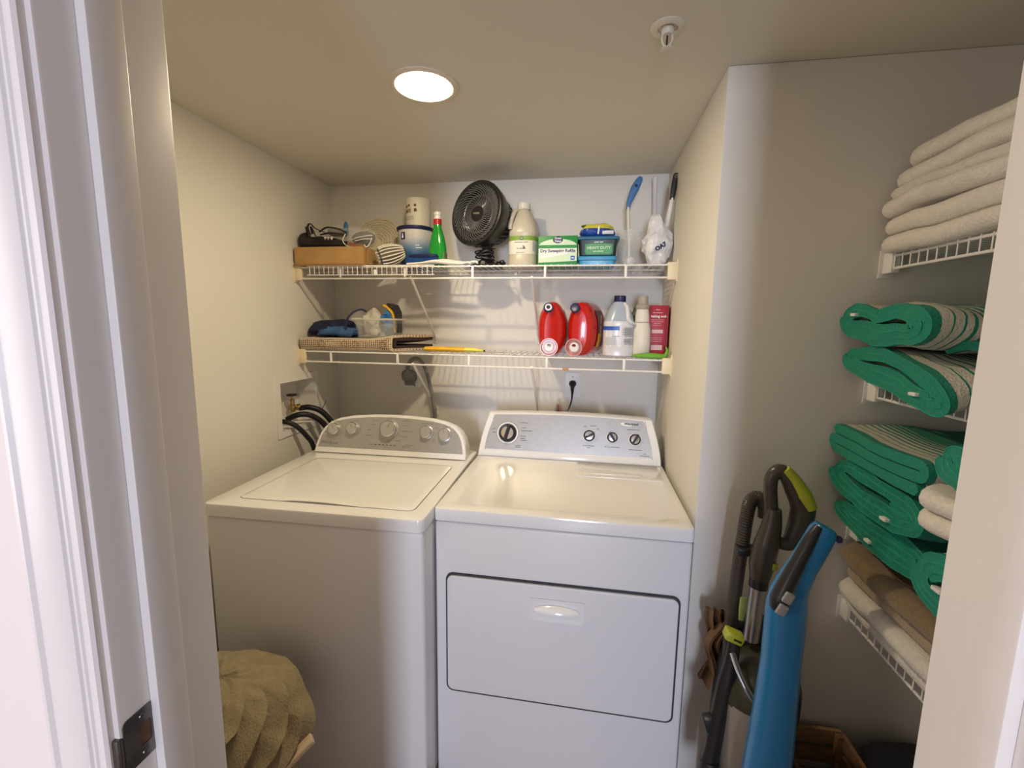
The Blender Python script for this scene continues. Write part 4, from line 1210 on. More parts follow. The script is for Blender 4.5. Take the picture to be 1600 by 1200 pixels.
for z, s in ((0.101, 'distilled white'), (0.076, '5% acidity')):
    text(s, 0.0075, M_ink, lbv, FR(0.0, -0.0565, z))
text('b', 0.018, M_ink_dark, lbv, FR(0.010, -0.0567, 0.080), bold=0.001)
text('64 FL OZ  1.89 L', 0.0055, M_ink, lbv, FR(0.0, -0.0566, 0.060))
b = NB()
for i in range(7):
    box(b, 0.044, 0.057, -0.0445 + 0.0, -0.0435, 0.066 + i * 0.006, 0.0685 + i * 0.006, M=Matrix.Translation((0.0, -0.006, 0)))
o = obj('fine_print', b, M_ink, lbv); o['kind'] = 'stuff'

# ------------------------------------------------------------------ sweeping refills carton
gx = thing('sweeping_refill_carton', 'green and white carton of dry sweeping refills', 'box', (0.302, -0.195, TZ))
b = NB(); box(b, -0.078, 0.078, -0.045, 0.045, 0, 0.118, 0.0015); obj('carton', b, M_greenbox, gx)
yf = -0.0456
def plate(parent, name, poly, m, y0=yf, t=0.0006):
    b = NB(); prism(b, poly, y0 - t, y0 + 0.0002); return obj(name, b, m, parent)
pp_ = [(-0.077, 0.080)] + [(-0.077 + 0.154 * i / 16, 0.082 + 0.024 * math.sin(PI * i / 16) ** 0.6) for i in range(1, 16)] + [(0.077, 0.080)]
plate(gx, 'upper_swoosh', pp_, M_palegreen)
plate(gx, 'green_stripe', [(-0.077, 0.070), (0.077, 0.070), (0.077, 0.082), (-0.077, 0.082)], M_greenbox, yf - 0.0006)
plate(gx, 'lower_panel', [(-0.076, 0.014), (0.076, 0.020), (0.076, 0.070), (-0.076, 0.070)], M_palegreen)
plate(gx, 'white_swoosh', [(-0.074, 0.030), (-0.02, 0.036), (0.05, 0.050), (0.074, 0.066), (0.074, 0.069), (-0.074, 0.069)], mat('white_print', (0.80, 0.84, 0.78), 0.45), yf - 0.0004)
b = NB(); lathe(b, [(0.020, 0), (0.020, 0.001), (0.018, 0.0012), (0.001, 0.0012)], 28, FR(0, yf, 0.102) @ Matrix.Diagonal((1, 0.68, 1, 1))); obj('brand_oval', b, M_navy, gx)
text('Great\nValue', 0.0115, mat('white_letter', (0.8, 0.8, 0.8), 0.5), gx, FR(0, yf - 0.0013, 0.1025), bold=0.0003)
text('Dry Sweeping Refills', 0.0168, M_navy, gx, FR(0.0, yf - 0.0009, 0.0595), bold=0.0005)
b = NB(); prism(b, rrect(0.052, 0.068, 0.024, 0.040, 0.003), yf - 0.0014, yf - 0.0003); ct = obj('count_badge', b, M_bluemid, gx)
text('32', 0.010, mat('white_letter', (0.8, 0.8, 0.8), 0.5), ct, FR(0.060, yf - 0.0016, 0.032))

# ------------------------------------------------------------------ wipes tub stacked on blue tub
bt = thing('blue_tub', 'low bright blue plastic tub under the green labelled tub', 'tub', (0.458, -0.185, TZ))
b = NB(); loft(b, [[(x, y, z) for x, y in rrect(-a, a, -d, d, 0.012)] for a, d, z in ((0.066, 0.042, 0.0), (0.070, 0.046, 0.003), (0.072, 0.048, 0.026))]); obj('tub_body', b, M_blue, bt)
b = NB(); loft(b, [[(x, y, z) for x, y in rrect(-a, a, -d, d, 0.012)] for a, d, z in ((0.074, 0.050, 0.022), (0.077, 0.053, 0.024), (0.077, 0.053, 0.036), (0.072, 0.048, 0.040))]); obj('tub_lid', b, M_blue, bt)
ht_ = thing('wet_cloth_tub', 'black tub with green HEAVY DUTY label stacked on the blue tub', 'tub', (0.459, -0.183, TZ + 0.0405))
b = NB(); loft(b, [[(x, y, z) for x, y in rrect(-a, a, -d, d, 0.012)] for a, d, z in ((0.068, 0.044, 0.0), (0.071, 0.047, 0.003), (0.076, 0.052, 0.060))]); obj('tub_body', b, mat('black_green_tub', (0.006, 0.020, 0.018), 0.35), ht_)
b = NB(); loft(b, [[(x, y, z) for x, y in rrect(-a, a, -d, d, 0.012)] for a, d, z in ((0.077, 0.053, 0.060), (0.083, 0.059, 0.062), (0.083, 0.059, 0.069), (0.078, 0.054, 0.074))]); obj('tub_lid', b, mat('blue_teal_lid', (0.02, 0.14, 0.26), 0.35), ht_)
LM = Matrix.Translation((0.004, -0.0478, 0.030)) @ Matrix.Rotation(PI / 2 + 0.085, 4, 'X')
b = NB(); prism(b, rrect(-0.054, 0.054, -0.026, 0.029, 0.012), -0.0006, 0.0016, plane='xy', M=LM); gl_ = obj('green_label', b, mat('emerald_label', (0.02, 0.20, 0.05), 0.4), ht_)
b = NB(); prism(b, rrect(-0.050, 0.050, -0.022, 0.016, 0.012), 0.0012, 0.0022, plane='xy', M=LM); obj('label_panel', b, mat('green_label_panel', (0.05, 0.30, 0.06), 0.4), gl_)
text('xxxx xxx', 0.009, M_palegreen, gl_, LM @ Matrix.Translation((0, 0.0215, 0.002)), shear=0.2)
text('HEAVY DUTY', 0.0150, M_palegreen, gl_, LM @ Matrix.Translation((0, 0.0, 0.0024)), bold=0.0003)
text('WET CLOTHS', 0.0085, M_palegreen, gl_, LM @ Matrix.Translation((0, -0.0125, 0.0024)))
wp = thing('wipes_packet', 'blue and yellow soft packet lying on the black tub lid', 'packet', (0.456, -0.185, TZ + 0.115))
M_packet = ramp_mat('packet_print', [(0.0, (0.012, 0.06, 0.34)), (0.66, (0.62, 0.60, 0.06))], axis=2, scale=1 / 0.05, rough=0.3, warp=0.12, offset=-0.04)
b = NB(); blob(b, (0, 0, 0.026), (0.072, 0.046, 0.030), 0.25, 18, 21, 5, flat=0.001, ridge=0.25); obj('packet_body', b, M_packet, wp)
b = NB(); box(b, -0.002, 0.004, -0.050, -0.044, 0.008, 0.038, M=Matrix.Rotation(0.12, 4, 'Y')); obj('pale_stripe', b, M_white, wp)
b = NB(); box(b, 0.018, 0.062, -0.045, -0.036, 0.008, 0.022, 0.002); obj('packet_label', b, mat('packet_white_label', (0.65, 0.70, 0.75), 0.5), wp)
b = NB(); blob(b, (-0.045, -0.01, 0.046), (0.018, 0.012, 0.006), 0.3, 30, 9, 3); obj('packet_tail', b, mat('olive_film', (0.10, 0.11, 0.02), 0.4), wp)

# ------------------------------------------------------------------ clear cup with blue brush
cu = thing('clear_cup', 'tall cloudy plastic cup holding the blue-handled brush', 'cup', (0.583, -0.165, TZ))
b = NB(); lathe(b, [(0.040, 0.002), (0.041, 0.0), (0.050, 0.135), (0.0535, 0.137), (0.0535, 0.142), (0.048, 0.142), (0.039, 0.004), (0.002, 0.004)], 36, cap0=True); obj('cup_wall', b, M_clear2, cu)
for z in (0.115, 0.123, 0.130):
    b = NB(); lathe(b, [(0.0490, z), (0.0515, z + 0.0015), (0.0495, z + 0.003)], 36, cap0=False, cap1=False); obj('cup_ring', b, M_clear2, cu)
db = thing('dish_brush', 'cleaning brush with a blue curved handle standing in the cloudy cup', 'brush', (0.578, -0.150, TZ + 0.008))
b = NB(); tube(b, [(0.010, 0, 0.03), (0.004, 0, 0.12), (0.0, 0, 0.18), (-0.003, 0, 0.232)], [0.008, 0.007, 0.007, 0.0065], 10, 4); obj('shaft', b, M_offwhite, db)
b = NB(); tube(b, [(-0.003, 0, 0.222), (-0.002, 0, 0.245), (0.006, 0.002, 0.270), (0.020, 0.004, 0.305), (0.036, 0.006, 0.338), (0.040, 0.006, 0.350)], [0.008, 0.0095, 0.013, 0.0165, 0.013, 0.005], 12, 5, sy=0.6, up0=(0, 1, 0)); hb = obj('handle', b, mat('muted_blue_grip', (0.07, 0.20, 0.42), 0.4), db)
b = NB(); lathe(b, [(0.0055, 0), (0.0045, 0.001), (0.001, 0.001)], 14, FR(0.0235, -0.0075, 0.313)); obj('hanging_hole', b, M_navy, hb)
b = NB(); blob(b, (0.010, 0, 0.022), (0.028, 0.022, 0.018), 0.1, 40, 4, 3); obj('bristle_head', b, M_white, db)

# ------------------------------------------------------------------ white rod behind
b = NB(); lathe(b, [(0.0085, 0), (0.0095, 0.002), (0.0095, 0.36), (0.0110, 0.362), (0.0110, 0.385), (0.006, 0.388)], 16, Matrix.Rotation(-0.03, 4, 'Y'))
tag(obj('plastic_rod', b, M_white, loc=(0.700, -0.035, TZ)), 'white plastic rod standing against the back wall in the corner', 'rod')

# ------------------------------------------------------------------ brush wrapped in carrier bag
pbg = thing('wrapped_brush', 'black-handled brush wrapped in a white plastic carrier bag', 'brush', (0.688, -0.195, TZ))
b = NB(); tube(b, [(0.020, 0.01, 0.06), (0.030, 0.008, 0.14), (0.040, 0.004, 0.20), (0.0475, 0.002, 0.262)], [0.010, 0.010, 0.009, 0.0075], 12, 4); obj('stem', b, M_white, pbg)
b = NB(); tube(b, [(0.046, 0.002, 0.252), (0.049, 0.001, 0.280), (0.053, 0.0, 0.315), (0.0565, 0.0, 0.343), (0.0575, 0, 0.350)], [0.009, 0.0105, 0.0115, 0.010, 0.005], 12, 5, sy=0.75); hb = obj('handle', b, M_dark, pbg)
b = NB(); lathe(b, [(0.0040, 0), (0.0060, 0.0015), (0.0050, 0.002), (0.0040, 0.001)], 14, FR(0.0560, -0.0075, 0.337), cap0=False, cap1=False); obj('hanging_ring', b, M_greybtn, hb)
b = NB(); blob(b, (-0.002, 0, 0.092), (0.055, 0.043, 0.096), 0.22, 20, 33, 5, flat=0.001, ridge=0.26); bag = obj('carrier_bag', b, M_bagplastic, pbg)
text('OA7', 0.022, M_navy, bag, Matrix.Translation((0.008, -0.050, 0.070)) @ Matrix.Rotation(PI / 2 - 0.1, 4, 'X') @ Matrix.Rotation(0.55, 4, 'Z'), bold=0.0012, name='bag_print')

# ================================================================== LOWER SHELF ITEMS
SZ = D2 + 0.0018


def dots_mat():
    m = bpy.data.materials.new('perforated_mat')
    m.use_nodes = True
    nt = m.node_tree
    bs = nt.nodes['Principled BSDF']; bs.inputs['Roughness'].default_value = 0.85
    tc = nt.nodes.new('ShaderNodeTexCoord')
    mp = nt.nodes.new('ShaderNodeMapping'); mp.inputs['Scale'].default_value = (1, 0.8, 1.2)
    v = nt.nodes.new('ShaderNodeTexVoronoi'); v.inputs['Scale'].default_value = 105; v.inputs['Randomness'].default_value = 0.12
    r = nt.nodes.new('ShaderNodeValToRGB')
    r.color_ramp.elements[0].position = 0.30; r.color_ramp.elements[0].color = (0.10, 0.05, 0.03, 1)
    r.color_ramp.elements[1].position = 0.42; r.color_ramp.elements[1].color = (0.58, 0.47, 0.33, 1)
    nt.links.new(tc.outputs['Object'], mp.inputs[0]); nt.links.new(mp.outputs[0], v.inputs['Vector'])
    nt.links.new(v.outputs['Distance'], r.inputs['Fac']); nt.links.new(r.outputs['Color'], bs.inputs['Base Color'])
    return m


mt = thing('folded_bath_mat', 'folded cream and brown perforated mat along the left of the lower shelf', 'mat', (-0.80, -0.315, SZ))
def matmap(u, v, e):
    lift = 0.016 * max(0.0, (e - 0.75) / 0.25) ** 2 * (1 if v > 0.03 else 0)
    return (e * (0.415 + 0.115 * min(1.0, u / 0.14)), u, v + lift)
path = [(0.225 - 0.20 * i / 10, 0.0085) for i in range(11)] + [(0.014 - 0.010 * math.sin(PI * k / 10), 0.0295 - 0.021 * math.cos(PI * k / 10)) for k in range(11)] + [(0.025 + 0.20 * i / 10, 0.0505) for i in range(11)]
b = NB(); folded(b, path, 0.011, 0, 1, matmap, m=16, wob=0.0025, freq=12, seed=2); obj('outer_layer', b, dots_mat(), mt)
b = NB(); folded(b, [(0.215 - 0.19 * i / 10, 0.021) for i in range(11)] + [(0.0215, 0.0295)] + [(0.025 + 0.19 * i / 10, 0.038) for i in range(11)], 0.0115, 0.01, 0.992, matmap, m=10, wob=0.0015, seed=4); obj('inner_layer', b, mat('mat_lining', (0.035, 0.02, 0.018), 0.9), mt)
for x in (0.105, 0.21, 0.262, 0.385):
    b = NB(); lathe(b, [(0.012, 0), (0.0135, 0.0012), (0.015, 0.0)], 20, FR(x, -0.003, 0.030), cap0=False, cap1=False); obj('ring_motif', b, M_card_d, mt)
MZ = SZ + 0.058
nc = thing('folded_clothes', 'navy and blue folded clothes on the folded mat', 'clothes', (-0.69, -0.20, MZ))
b = NB(); blob(b, (-0.01, 0.01, 0.030), (0.115, 0.075, 0.036), 0.38, 16, 41, 5, flat=0.001, ridge=0.4); obj('navy_garment', b, M_navycloth, nc)
b = NB(); blob(b, (0.035, -0.065, 0.020), (0.085, 0.035, 0.022), 0.4, 22, 44, 5, flat=0.001, ridge=0.45); obj('blue_garment', b, M_bluecloth, nc)

tb = thing('clear_bin', 'clear plastic bin of cloths and cords on the folded mat', 'bin', (-0.478, -0.205, MZ))
def bin_ring(a, d, z): return [(x, y, z) for x, y in rrect(-a, a, -d, d, 0.018)]
b = NB(); loft(b, [bin_ring(0.080, 0.055, 0.003), bin_ring(0.084, 0.058, 0.0), bin_ring(0.094, 0.068, 0.078), bin_ring(0.092, 0.066, 0.078), bin_ring(0.082, 0.056, 0.003)]); obj('bin_wall', b, M_clear2, tb)
b = NB(); loft(b, [bin_ring(0.093, 0.067, 0.074), bin_ring(0.105, 0.078, 0.076), bin_ring(0.105, 0.078, 0.082), bin_ring(0.091, 0.065, 0.083), bin_ring(0.091, 0.065, 0.076)], cap0=False, cap1=False); obj('bin_rim', b, mat('bin_rim_plastic', (0.72, 0.70, 0.62), 0.25, alpha=0.7), tb)
bc = thing('blue_cloth_bundle', 'bright blue cloth poking out of the clear bin', 'cloth', (-0.440, -0.205, MZ + 0.004))
b = NB(); blob(b, (0.008, 0, 0.064), (0.030, 0.040, 0.062), 0.4, 24, 52, 5, flat=0.001, ridge=0.35); obj('cloth', b, mat('bright_blue_cloth', (0.03, 0.18, 0.45), 0.7), bc)
sg = thing('sponge_band', 'yellow-edged black strap standing up at the end of the clear bin', 'strap', (-0.405, -0.195, MZ + 0.004))
b = NB(); folded(b, [(-0.045, 0.136), (-0.028, 0.128), (-0.006, 0.105), (0.004, 0.075), (0.006, 0.02)], 0.007, -0.035, 0.0, lambda u, v, e: (u, e, v), m=4, wob=0.001); obj('yellow_band', b, M_yellow, sg)
b = NB(); folded(b, [(-0.028, 0.140), (-0.002, 0.134), (0.012, 0.105), (0.013, 0.07), (0.013, 0.02)], 0.012, -0.030, 0.02, lambda u, v, e: (u, e, v), m=4, wob=0.001); obj('black_band', b, M_dark, sg)
wc = thing('white_cloth_wad', 'crumpled white plastic and cloth inside the clear bin', 'cloth', (-0.51, -0.205, MZ + 0.004))
b = NB(); blob(b, (0, 0, 0.052), (0.036, 0.045, 0.054), 0.45, 24, 61, 5, flat=0.001, ridge=0.4); obj('wad', b, mat('grey_white_wad', (0.55, 0.52, 0.45), 0.7), wc)
b = NB(); blob(b, (0.022, -0.036, 0.024), (0.022, 0.012, 0.022), 0.15, 30, 64, 3, flat=0.001); obj('paper_ball', b, M_label, wc)
hose('usb_cord', 'dark blue cord looping over the rim of the clear bin', [(-0.60, -0.275, MZ + 0.012), (-0.598, -0.283, MZ + 0.045), (-0.585, -0.284, MZ + 0.085), (-0.565, -0.26, MZ + 0.112), (-0.545, -0.235, MZ + 0.120), (-0.53, -0.225, MZ + 0.110)], 0.0042, mat('navy_cord', (0.015, 0.02, 0.08), 0.5), 'cord')

yl = thing('yellow_duster', 'yellow-orange flat sleeve with pale yellow tip on the lower shelf', 'duster', (-0.265, -0.215, SZ))
b = NB(); tube(b, [(0, 0, 0.012), (0.06, 0, 0.013), (0.14, -0.002, 0.012), (0.185, -0.002, 0.012)], [0.020, 0.022, 0.021, 0.020], 14, 5, sy=0.5, up0=(0, 0, 1)); obj('sleeve', b, M_yellow, yl)
b = NB(); tube(b, [(0.180, -0.002, 0.012), (0.215, -0.002, 0.012), (0.245, -0.003, 0.010), (0.262, -0.003, 0.009)], [0.0205, 0.020, 0.013, 0.005], 14, 4, sy=0.5, up0=(0, 0, 1)); obj('pale_tip', b, M_paleyellow, yl)
b = NB(); lathe(b, [(0.004, -0.004), (0.004, 0.004)], 10, Matrix.Translation((0.264, -0.003, 0.009)) @ Matrix.Rotation(PI / 2, 4, 'Y')); obj('end_bead', b, M_dark, yl)


def detergent(label, loc, rz, cap_ring):
    t = thing('detergent_jug', label, 'jug', loc, rz, 'red detergent jugs on the lower shelf')
    # lies on its side: sections along +Y from the front face
    secs = [(0.000, 0.030, 0.080, 0.100), (0.006, 0.045, 0.098, 0.104), (0.020, 0.055, 0.106, 0.107), (0.060, 0.060, 0.108, 0.109), (0.150, 0.062, 0.108, 0.109), (0.195, 0.060, 0.106, 0.108), (0.212, 0.050, 0.094, 0.104), (0.220, 0.030, 0.07, 0.10)]
    b = NB()
    rings = []
    for y, a, h, zc in secs:
        ring = []
        for i in range(36):
            t_ = 2 * PI * i / 36
            c, s = math.cos(t_), math.sin(t_)
            x = a * math.copysign(abs(c) ** (2 / 2.5), c); z = h * math.copysign(abs(s) ** (2 / 2.4), s)
            if z > 0:
                x *= 1 - 0.22 * (z / 0.11) ** 2
            yy = y
            if y < 0.03:                                  # creased front
                yy += 0.012 * (abs(x) / 0.055) ** 1.2 - 0.010 * max(0, 1 - abs(x + 0.012) / 0.02)
            ring.append((x, yy, max(0.0008, zc + z)))
        rings.append(ring)
    loft(b, rings); obj('jug_body', b, M_red, t)
    b = NB(); lathe(b, [(0.0185, -0.004), (0.0195, 0.004), (0.0195, 0.016), (0.016, 0.019), (0.012, 0.018)], 28, Matrix.Translation((-0.016, 0.008, 0.188)) @ Matrix.Rotation(PI / 2 - 0.25, 4, 'X')); cp = obj('vent_cap', b, M_navy, t)
    if cap_ring:
        b = NB(); lathe(b, [(0.0145, 0.0185), (0.0135, 0.0205), (0.0085, 0.0205), (0.0075, 0.0185)], 28, Matrix.Translation((-0.016, 0.008, 0.188)) @ Matrix.Rotation(PI / 2 - 0.25, 4, 'X'), cap0=False, cap1=False); obj('white_ring', b, M_white, cp)
    MX = Matrix.Translation((-0.010, -0.004, 0.036)) @ Matrix.Rotation(PI / 2, 4, 'X')
    b = NB(); lathe(b, [(0.026, -0.004), (0.032, 0.0), (0.034, 0.026), (0.035, 0.028), (0.032, 0.028), (0.029, 0.004), (0.003, 0.004)], 32, MX); dc = obj('dosing_cup', b, M_pink, t)
    b = NB(); lathe(b, [(0.020, 0.004), (0.020, 0.018), (0.017, 0.021), (0.002, 0.021)], 28, MX); tp = obj('tap', b, M_white, dc)
    b = NB(); lathe(b, [(0.008, 0.021), (0.008, 0.0235), (0.001, 0.0235)], 16, MX @ Matrix.Translation((0, 0.008, 0)) @ Matrix.Diagonal((1, 0.6, 1, 1))); obj('tap_window', b, mat('dark_red', (0.12, 0.01, 0.01), 0.3), tp)
    # side label
    def sp(y, z, o=0.0008):
        h = (z - 0.109) / 0.108
        x = 0.062 * max(0, 1 - abs(h) ** 2.5) ** (1 / 2.5)
        if h > 0:
            x *= 1 - 0.22 * ((z - 0.109) / 0.11) ** 2
        return (x + o, y, z)
    b = NB(); rows = [[sp(0.062 + 0.10 * j / 6, 0.035 + 0.150 * i / 12, 0.0014) for j in range(7)] for i in range(13)]
    loft(b, rows, False, False, closed=False); sl = obj('side_label', b, mat('purple_label', (0.16, 0.02, 0.10), 0.35), t)
    b = NB(); rows = [[sp(0.062 + 0.05 * j / 4, 0.035 + 0.055 * i / 6, 0.0024) for j in range(5)] for i in range(7)]
    loft(b, rows, False, False, closed=False); obj('yellow_patch', b, M_yellow, sl)
    M = Matrix.Translation((0.0635, 0.10, 0.125)) @ Matrix.Rotation(PI / 2, 4, 'Z') @ Matrix.Rotation(PI / 2, 4, 'X')
    text('xxxx xxx', 0.022, M_paleyellow, sl, M @ Matrix.Rotation(PI / 2, 4, 'Z'))
    return t


detergent('red liquid detergent jug lying on its side, white ring on its cap', (0.290, -0.275, SZ), 0.06, True)
detergent('red liquid detergent jug lying on its side, plain dark cap and side label', (0.396, -0.268, SZ), -0.27, False)

# bleach jug
bj = thing('bleach_jug', 'translucent bleach jug with navy cap and blue banded label', 'jug', (0.555, -0.212, SZ))
M_blj = ramp_mat('bleach_plastic', [(0.0, (0.66, 0.66, 0.68)), (0.60, (0.40, 0.46, 0.54))], axis=2, scale=1 / 0.235, rough=0.25, interp='CONSTANT')
b = NB(); loft(b, [sell(0, 0, a, d, z, 32, p) for a, d, z, p in ((0.056, 0.050, 0, 2.8), (0.063, 0.057, 0.006, 3), (0.063, 0.057, 0.032, 3), (0.061, 0.055, 0.037, 3), (0.061, 0.055, 0.125, 3), (0.062, 0.056, 0.130, 2.8), (0.057, 0.052, 0.150, 2.5), (0.046, 0.043, 0.180, 2.2), (0.032, 0.030, 0.205, 2.0), (0.021, 0.021, 0.218, 2.0), (0.0195, 0.0195, 0.226, 2))]); obj('jug_body', b, M_blj, bj)
b = NB(); tube(b, [(0.016, -0.022, 0.212), (0.026, -0.034, 0.196), (0.030, -0.042, 0.172), (0.032, -0.050, 0.150), (0.044, -0.050, 0.136), (0.058, -0.035, 0.132)], [0.006, 0.008, 0.0085, 0.009, 0.008, 0.006], 10, 5); obj('handle', b, mat('bleach_white', (0.66, 0.66, 0.68), 0.3), bj)
b = NB(); lathe(b, [(0.0225, 0.218), (0.0235, 0.220), (0.0235, 0.240), (0.0215, 0.242), (0.002, 0.242)], 28); obj('screw_cap', b, M_navy, bj)
def lab_strip(parent, name, a0, a1, z0, z1, m, off=0.0004):
    b = NB(); rows = []
    for z in (z0, z1):
        row = []
        for k in range(9):
            t_ = a0 + (a1 - a0) * k / 8
            c, s = math.cos(t_), math.sin(t_)
            row.append(((0.061 + off) * math.copysign(abs(c) ** (2 / 3), c), (0.055 + off) * math.copysign(abs(s) ** (2 / 3), s), z))
        rows.append(row)
    loft(b, rows, False, False, closed=False); return obj(name, b, m, parent)
wl = lab_strip(bj, 'white_label', PI * 0.98, PI * 2.02, 0.040, 0.123, mat('cool_white_label', (0.74, 0.75, 0.78), 0.4))
lab_strip(wl, 'blue_band', PI * 1.0, PI * 1.50, 0.106, 0.121, M_bluemid, 0.0012)
lab_strip(wl, 'direction_panel', PI * 1.56, PI * 1.86, 0.080, 0.118, mat('grey_label_panel', (0.40, 0.42, 0.44), 0.5), 0.0012)
lab_strip(wl, 'warning_panel', PI * 1.56, PI * 1.86, 0.050, 0.074, mat('grey_label_panel', (0.40, 0.42, 0.44), 0.5), 0.0012)
lab_strip(wl, 'text_panel', PI * 1.22, PI * 1.47, 0.050, 0.078, mat('pale_grey_panel', (0.52, 0.53, 0.55), 0.5), 0.0012)
for z in (0.111, 0.104, 0.097, 0.090):
    text('CAUTION EYE IRRITANT', 0.0036, M_ink_dark, wl, FR(0.030, -0.0572, z))
for z in (0.068, 0.061):
    text('STORE UPRIGHT', 0.0042, M_ink_dark, wl, FR(0.030, -0.0572, z))
b = NB(); box(b, -0.026, 0.002, -0.0568, -0.0555, 0.0815, 0.0830); obj('rule_line', b, M_ink, wl)

# grey bottle behind, white bottle
b = NB(); lathe(b, [(0.030, 0), (0.033, 0.004), (0.033, 0.13), (0.026, 0.165), (0.014, 0.185), (0.013, 0.20), (0.004, 0.202)], 24)
tag(obj('grey_bottle', b, mat('smoky_plastic', (0.12, 0.14, 0.16), 0.3), loc=(0.634, -0.085, SZ)), 'smoky grey bottle half hidden behind the white bottle', 'bottle')
ob_ = thing('white_bottle', 'slim white bottle with grey-beige cap beside the red carton', 'bottle', (0.642, -0.235, SZ))
b = NB(); loft(b, [sell(0, 0, a, d, z, 28, 2.3) for a, d, z in ((0.030, 0.026, 0), (0.034, 0.029, 0.004), (0.035, 0.030, 0.05), (0.034, 0.029, 0.105), (0.030, 0.026, 0.130), (0.028, 0.025, 0.136), (0.0265, 0.024, 0.165), (0.024, 0.023, 0.188), (0.0235, 0.0225, 0.192))]); obj('bottle_body', b, M_offwhite, ob_)
b = NB(); lathe(b, [(0.0245, 0.188), (0.0265, 0.191), (0.0265, 0.205), (0.0215, 0.208), (0.0200, 0.209), (0.0192, 0.238), (0.016, 0.241), (0.002, 0.241)], 26); obj('cap', b, mat('grey_beige_cap', (0.36, 0.33, 0.27), 0.4), ob_)
b = NB(); lathe(b, [(0.0278, 0.1365), (0.0286, 0.138), (0.0278, 0.1395)], 28, cap0=False, cap1=False); obj('mould_line', b, M_greybtn, ob_)

bs_ = thing('baking_soda_carton', 'tall red baking soda carton at the right end of the lower shelf', 'box', (0.706, -0.205, SZ), -0.03)
b = NB(); box(b, -0.037, 0.037, -0.032, 0.032, 0, 0.205, 0.0015); obj('carton', b, M_redbox, bs_)
wl_ = mat('white_letter', (0.8, 0.8, 0.8), 0.5)
text('baking soda', 0.0130, wl_, bs_, FR(0.001, -0.0322, 0.162), bold=0.0003)
for z, s_, q in ((0.188, 'pure', 0.008), (0.176, 'all natural', 0.007), (0.148, 'freshens fridge and home', 0.0045), (0.141, 'cleans and deodorizes', 0.0045), (0.134, 'bakes better', 0.0045), (0.127, 'hundreds of uses', 0.0045), (0.078, 'directions for baking', 0.0045), (0.071, 'and cleaning on back', 0.0045), (0.064, 'keep box tightly shut', 0.0045)):
    text(s_, q, mat('rose_print', (0.60, 0.30, 0.30), 0.5), bs_, FR(-0.004, -0.0322, z))
for z0, z1 in ((0.096, 0.110), (0.030, 0.050)):
    b = NB(); box(b, -0.024, 0.018, -0.0328, -0.0315, z0, z1); obj('pale_panel', b, mat('pale_pink_panel', (0.62, 0.42, 0.42), 0.5), bs_)
b = NB(); box(b, 0.027, 0.030, -0.0328, -0.0315, 0.004, 0.20); obj('edge_stripe', b, mat('dark_red_print', (0.14, 0.006, 0.015), 0.5), bs_)

gr = thing('green_glove', 'crumpled bright green glove at the right front edge of the lower shelf', 'glove', (0.672, -0.288, SZ))
b = NB(); blob(b, (0.0, 0.0, 0.010), (0.052, 0.016, 0.0105), 0.25, 24, 71, 4, flat=0.0005, ridge=0.25); obj('glove_palm', b, M_green, gr)
b = NB(); tube(b, [(0.036, 0.004, 0.010), (0.056, 0.004, 0.012), (0.064, 0.004, 0.028), (0.058, 0.004, 0.046)], [0.009, 0.011, 0.009, 0.003], 10, 5, sy=0.7); obj('glove_cuff', b, M_green, gr)
b = NB(); tube(b, [(-0.045, -0.002, 0.008), (-0.058, -0.003, 0.010), (-0.066, -0.004, 0.012)], [0.008, 0.006, 0.002], 8, 4); obj('glove_finger', b, M_green, gr)

# ================================================================== TOWELS ON THE RIGHT
def slab(label, x0, z0, n, p, w, y0, y1, m, seed, group, wob=0.009, t=None, cat='towel', start=1):
    """folded towel, rounded folds facing the aisle (-X)"""
    b = NB()
    folded(b, serpentine(w, n, p, 6, start), t or p * 0.93, y0, y1, lambda u, v, e: (u + (0.03 * max(0.0, 1 - (y0 - e) / 0.035) ** 2.2 if u < 0.1 else 0.0), e, v + p * 0.5), m=26, wob=wob, freq=9, seed=seed)
    o = thing('folded_towel', label, cat, (x0, 0, z0), 0, group)
    obj('terry_cloth', b, m, o)
    return o


gw = 'white towels on the top right shelf'
slab('thick white towel lowest in the stack on the top right shelf', 1.135, SH[0] + 0.004, 4, 0.0195, 0.26, -0.825, -1.30, M_tw_white, 1, gw, start=0)
slab('white towel second from the bottom on the top right shelf', 1.122, SH[0] + 0.085, 3, 0.0200, 0.27, -0.825, -1.30, M_tw_white, 2, gw, start=0)
slab('white towel second from the top on the top right shelf', 1.150, SH[0] + 0.148, 2, 0.0220, 0.25, -0.825, -1.30, M_tw_white, 3, gw, start=0)
t4 = slab('white towel with green inside fold, topmost on the top right shelf', 1.165, SH[0] + 0.195, 2, 0.0200, 0.24, -0.825, -1.30, M_tw_white, 4, gw, start=0)
b = NB(); folded(b, [(0.012 + 0.2 * i / 8, 0.020) for i in range(9)], 0.004, -0.84, -1.28, lambda u, v, e: (u, e, v), m=12, wob=0.006, freq=7, seed=4); obj('green_lining', b, M_tw_green, t4)
b = NB(); folded(b, [(0.06 + 0.17 * i / 8, 0.0425) for i in range(9)], 0.003, -1.0, -1.28, lambda u, v, e: (u, e, v), m=12, wob=0.004, freq=7, seed=4); obj('green_edge', b, M_tw_green, t4)


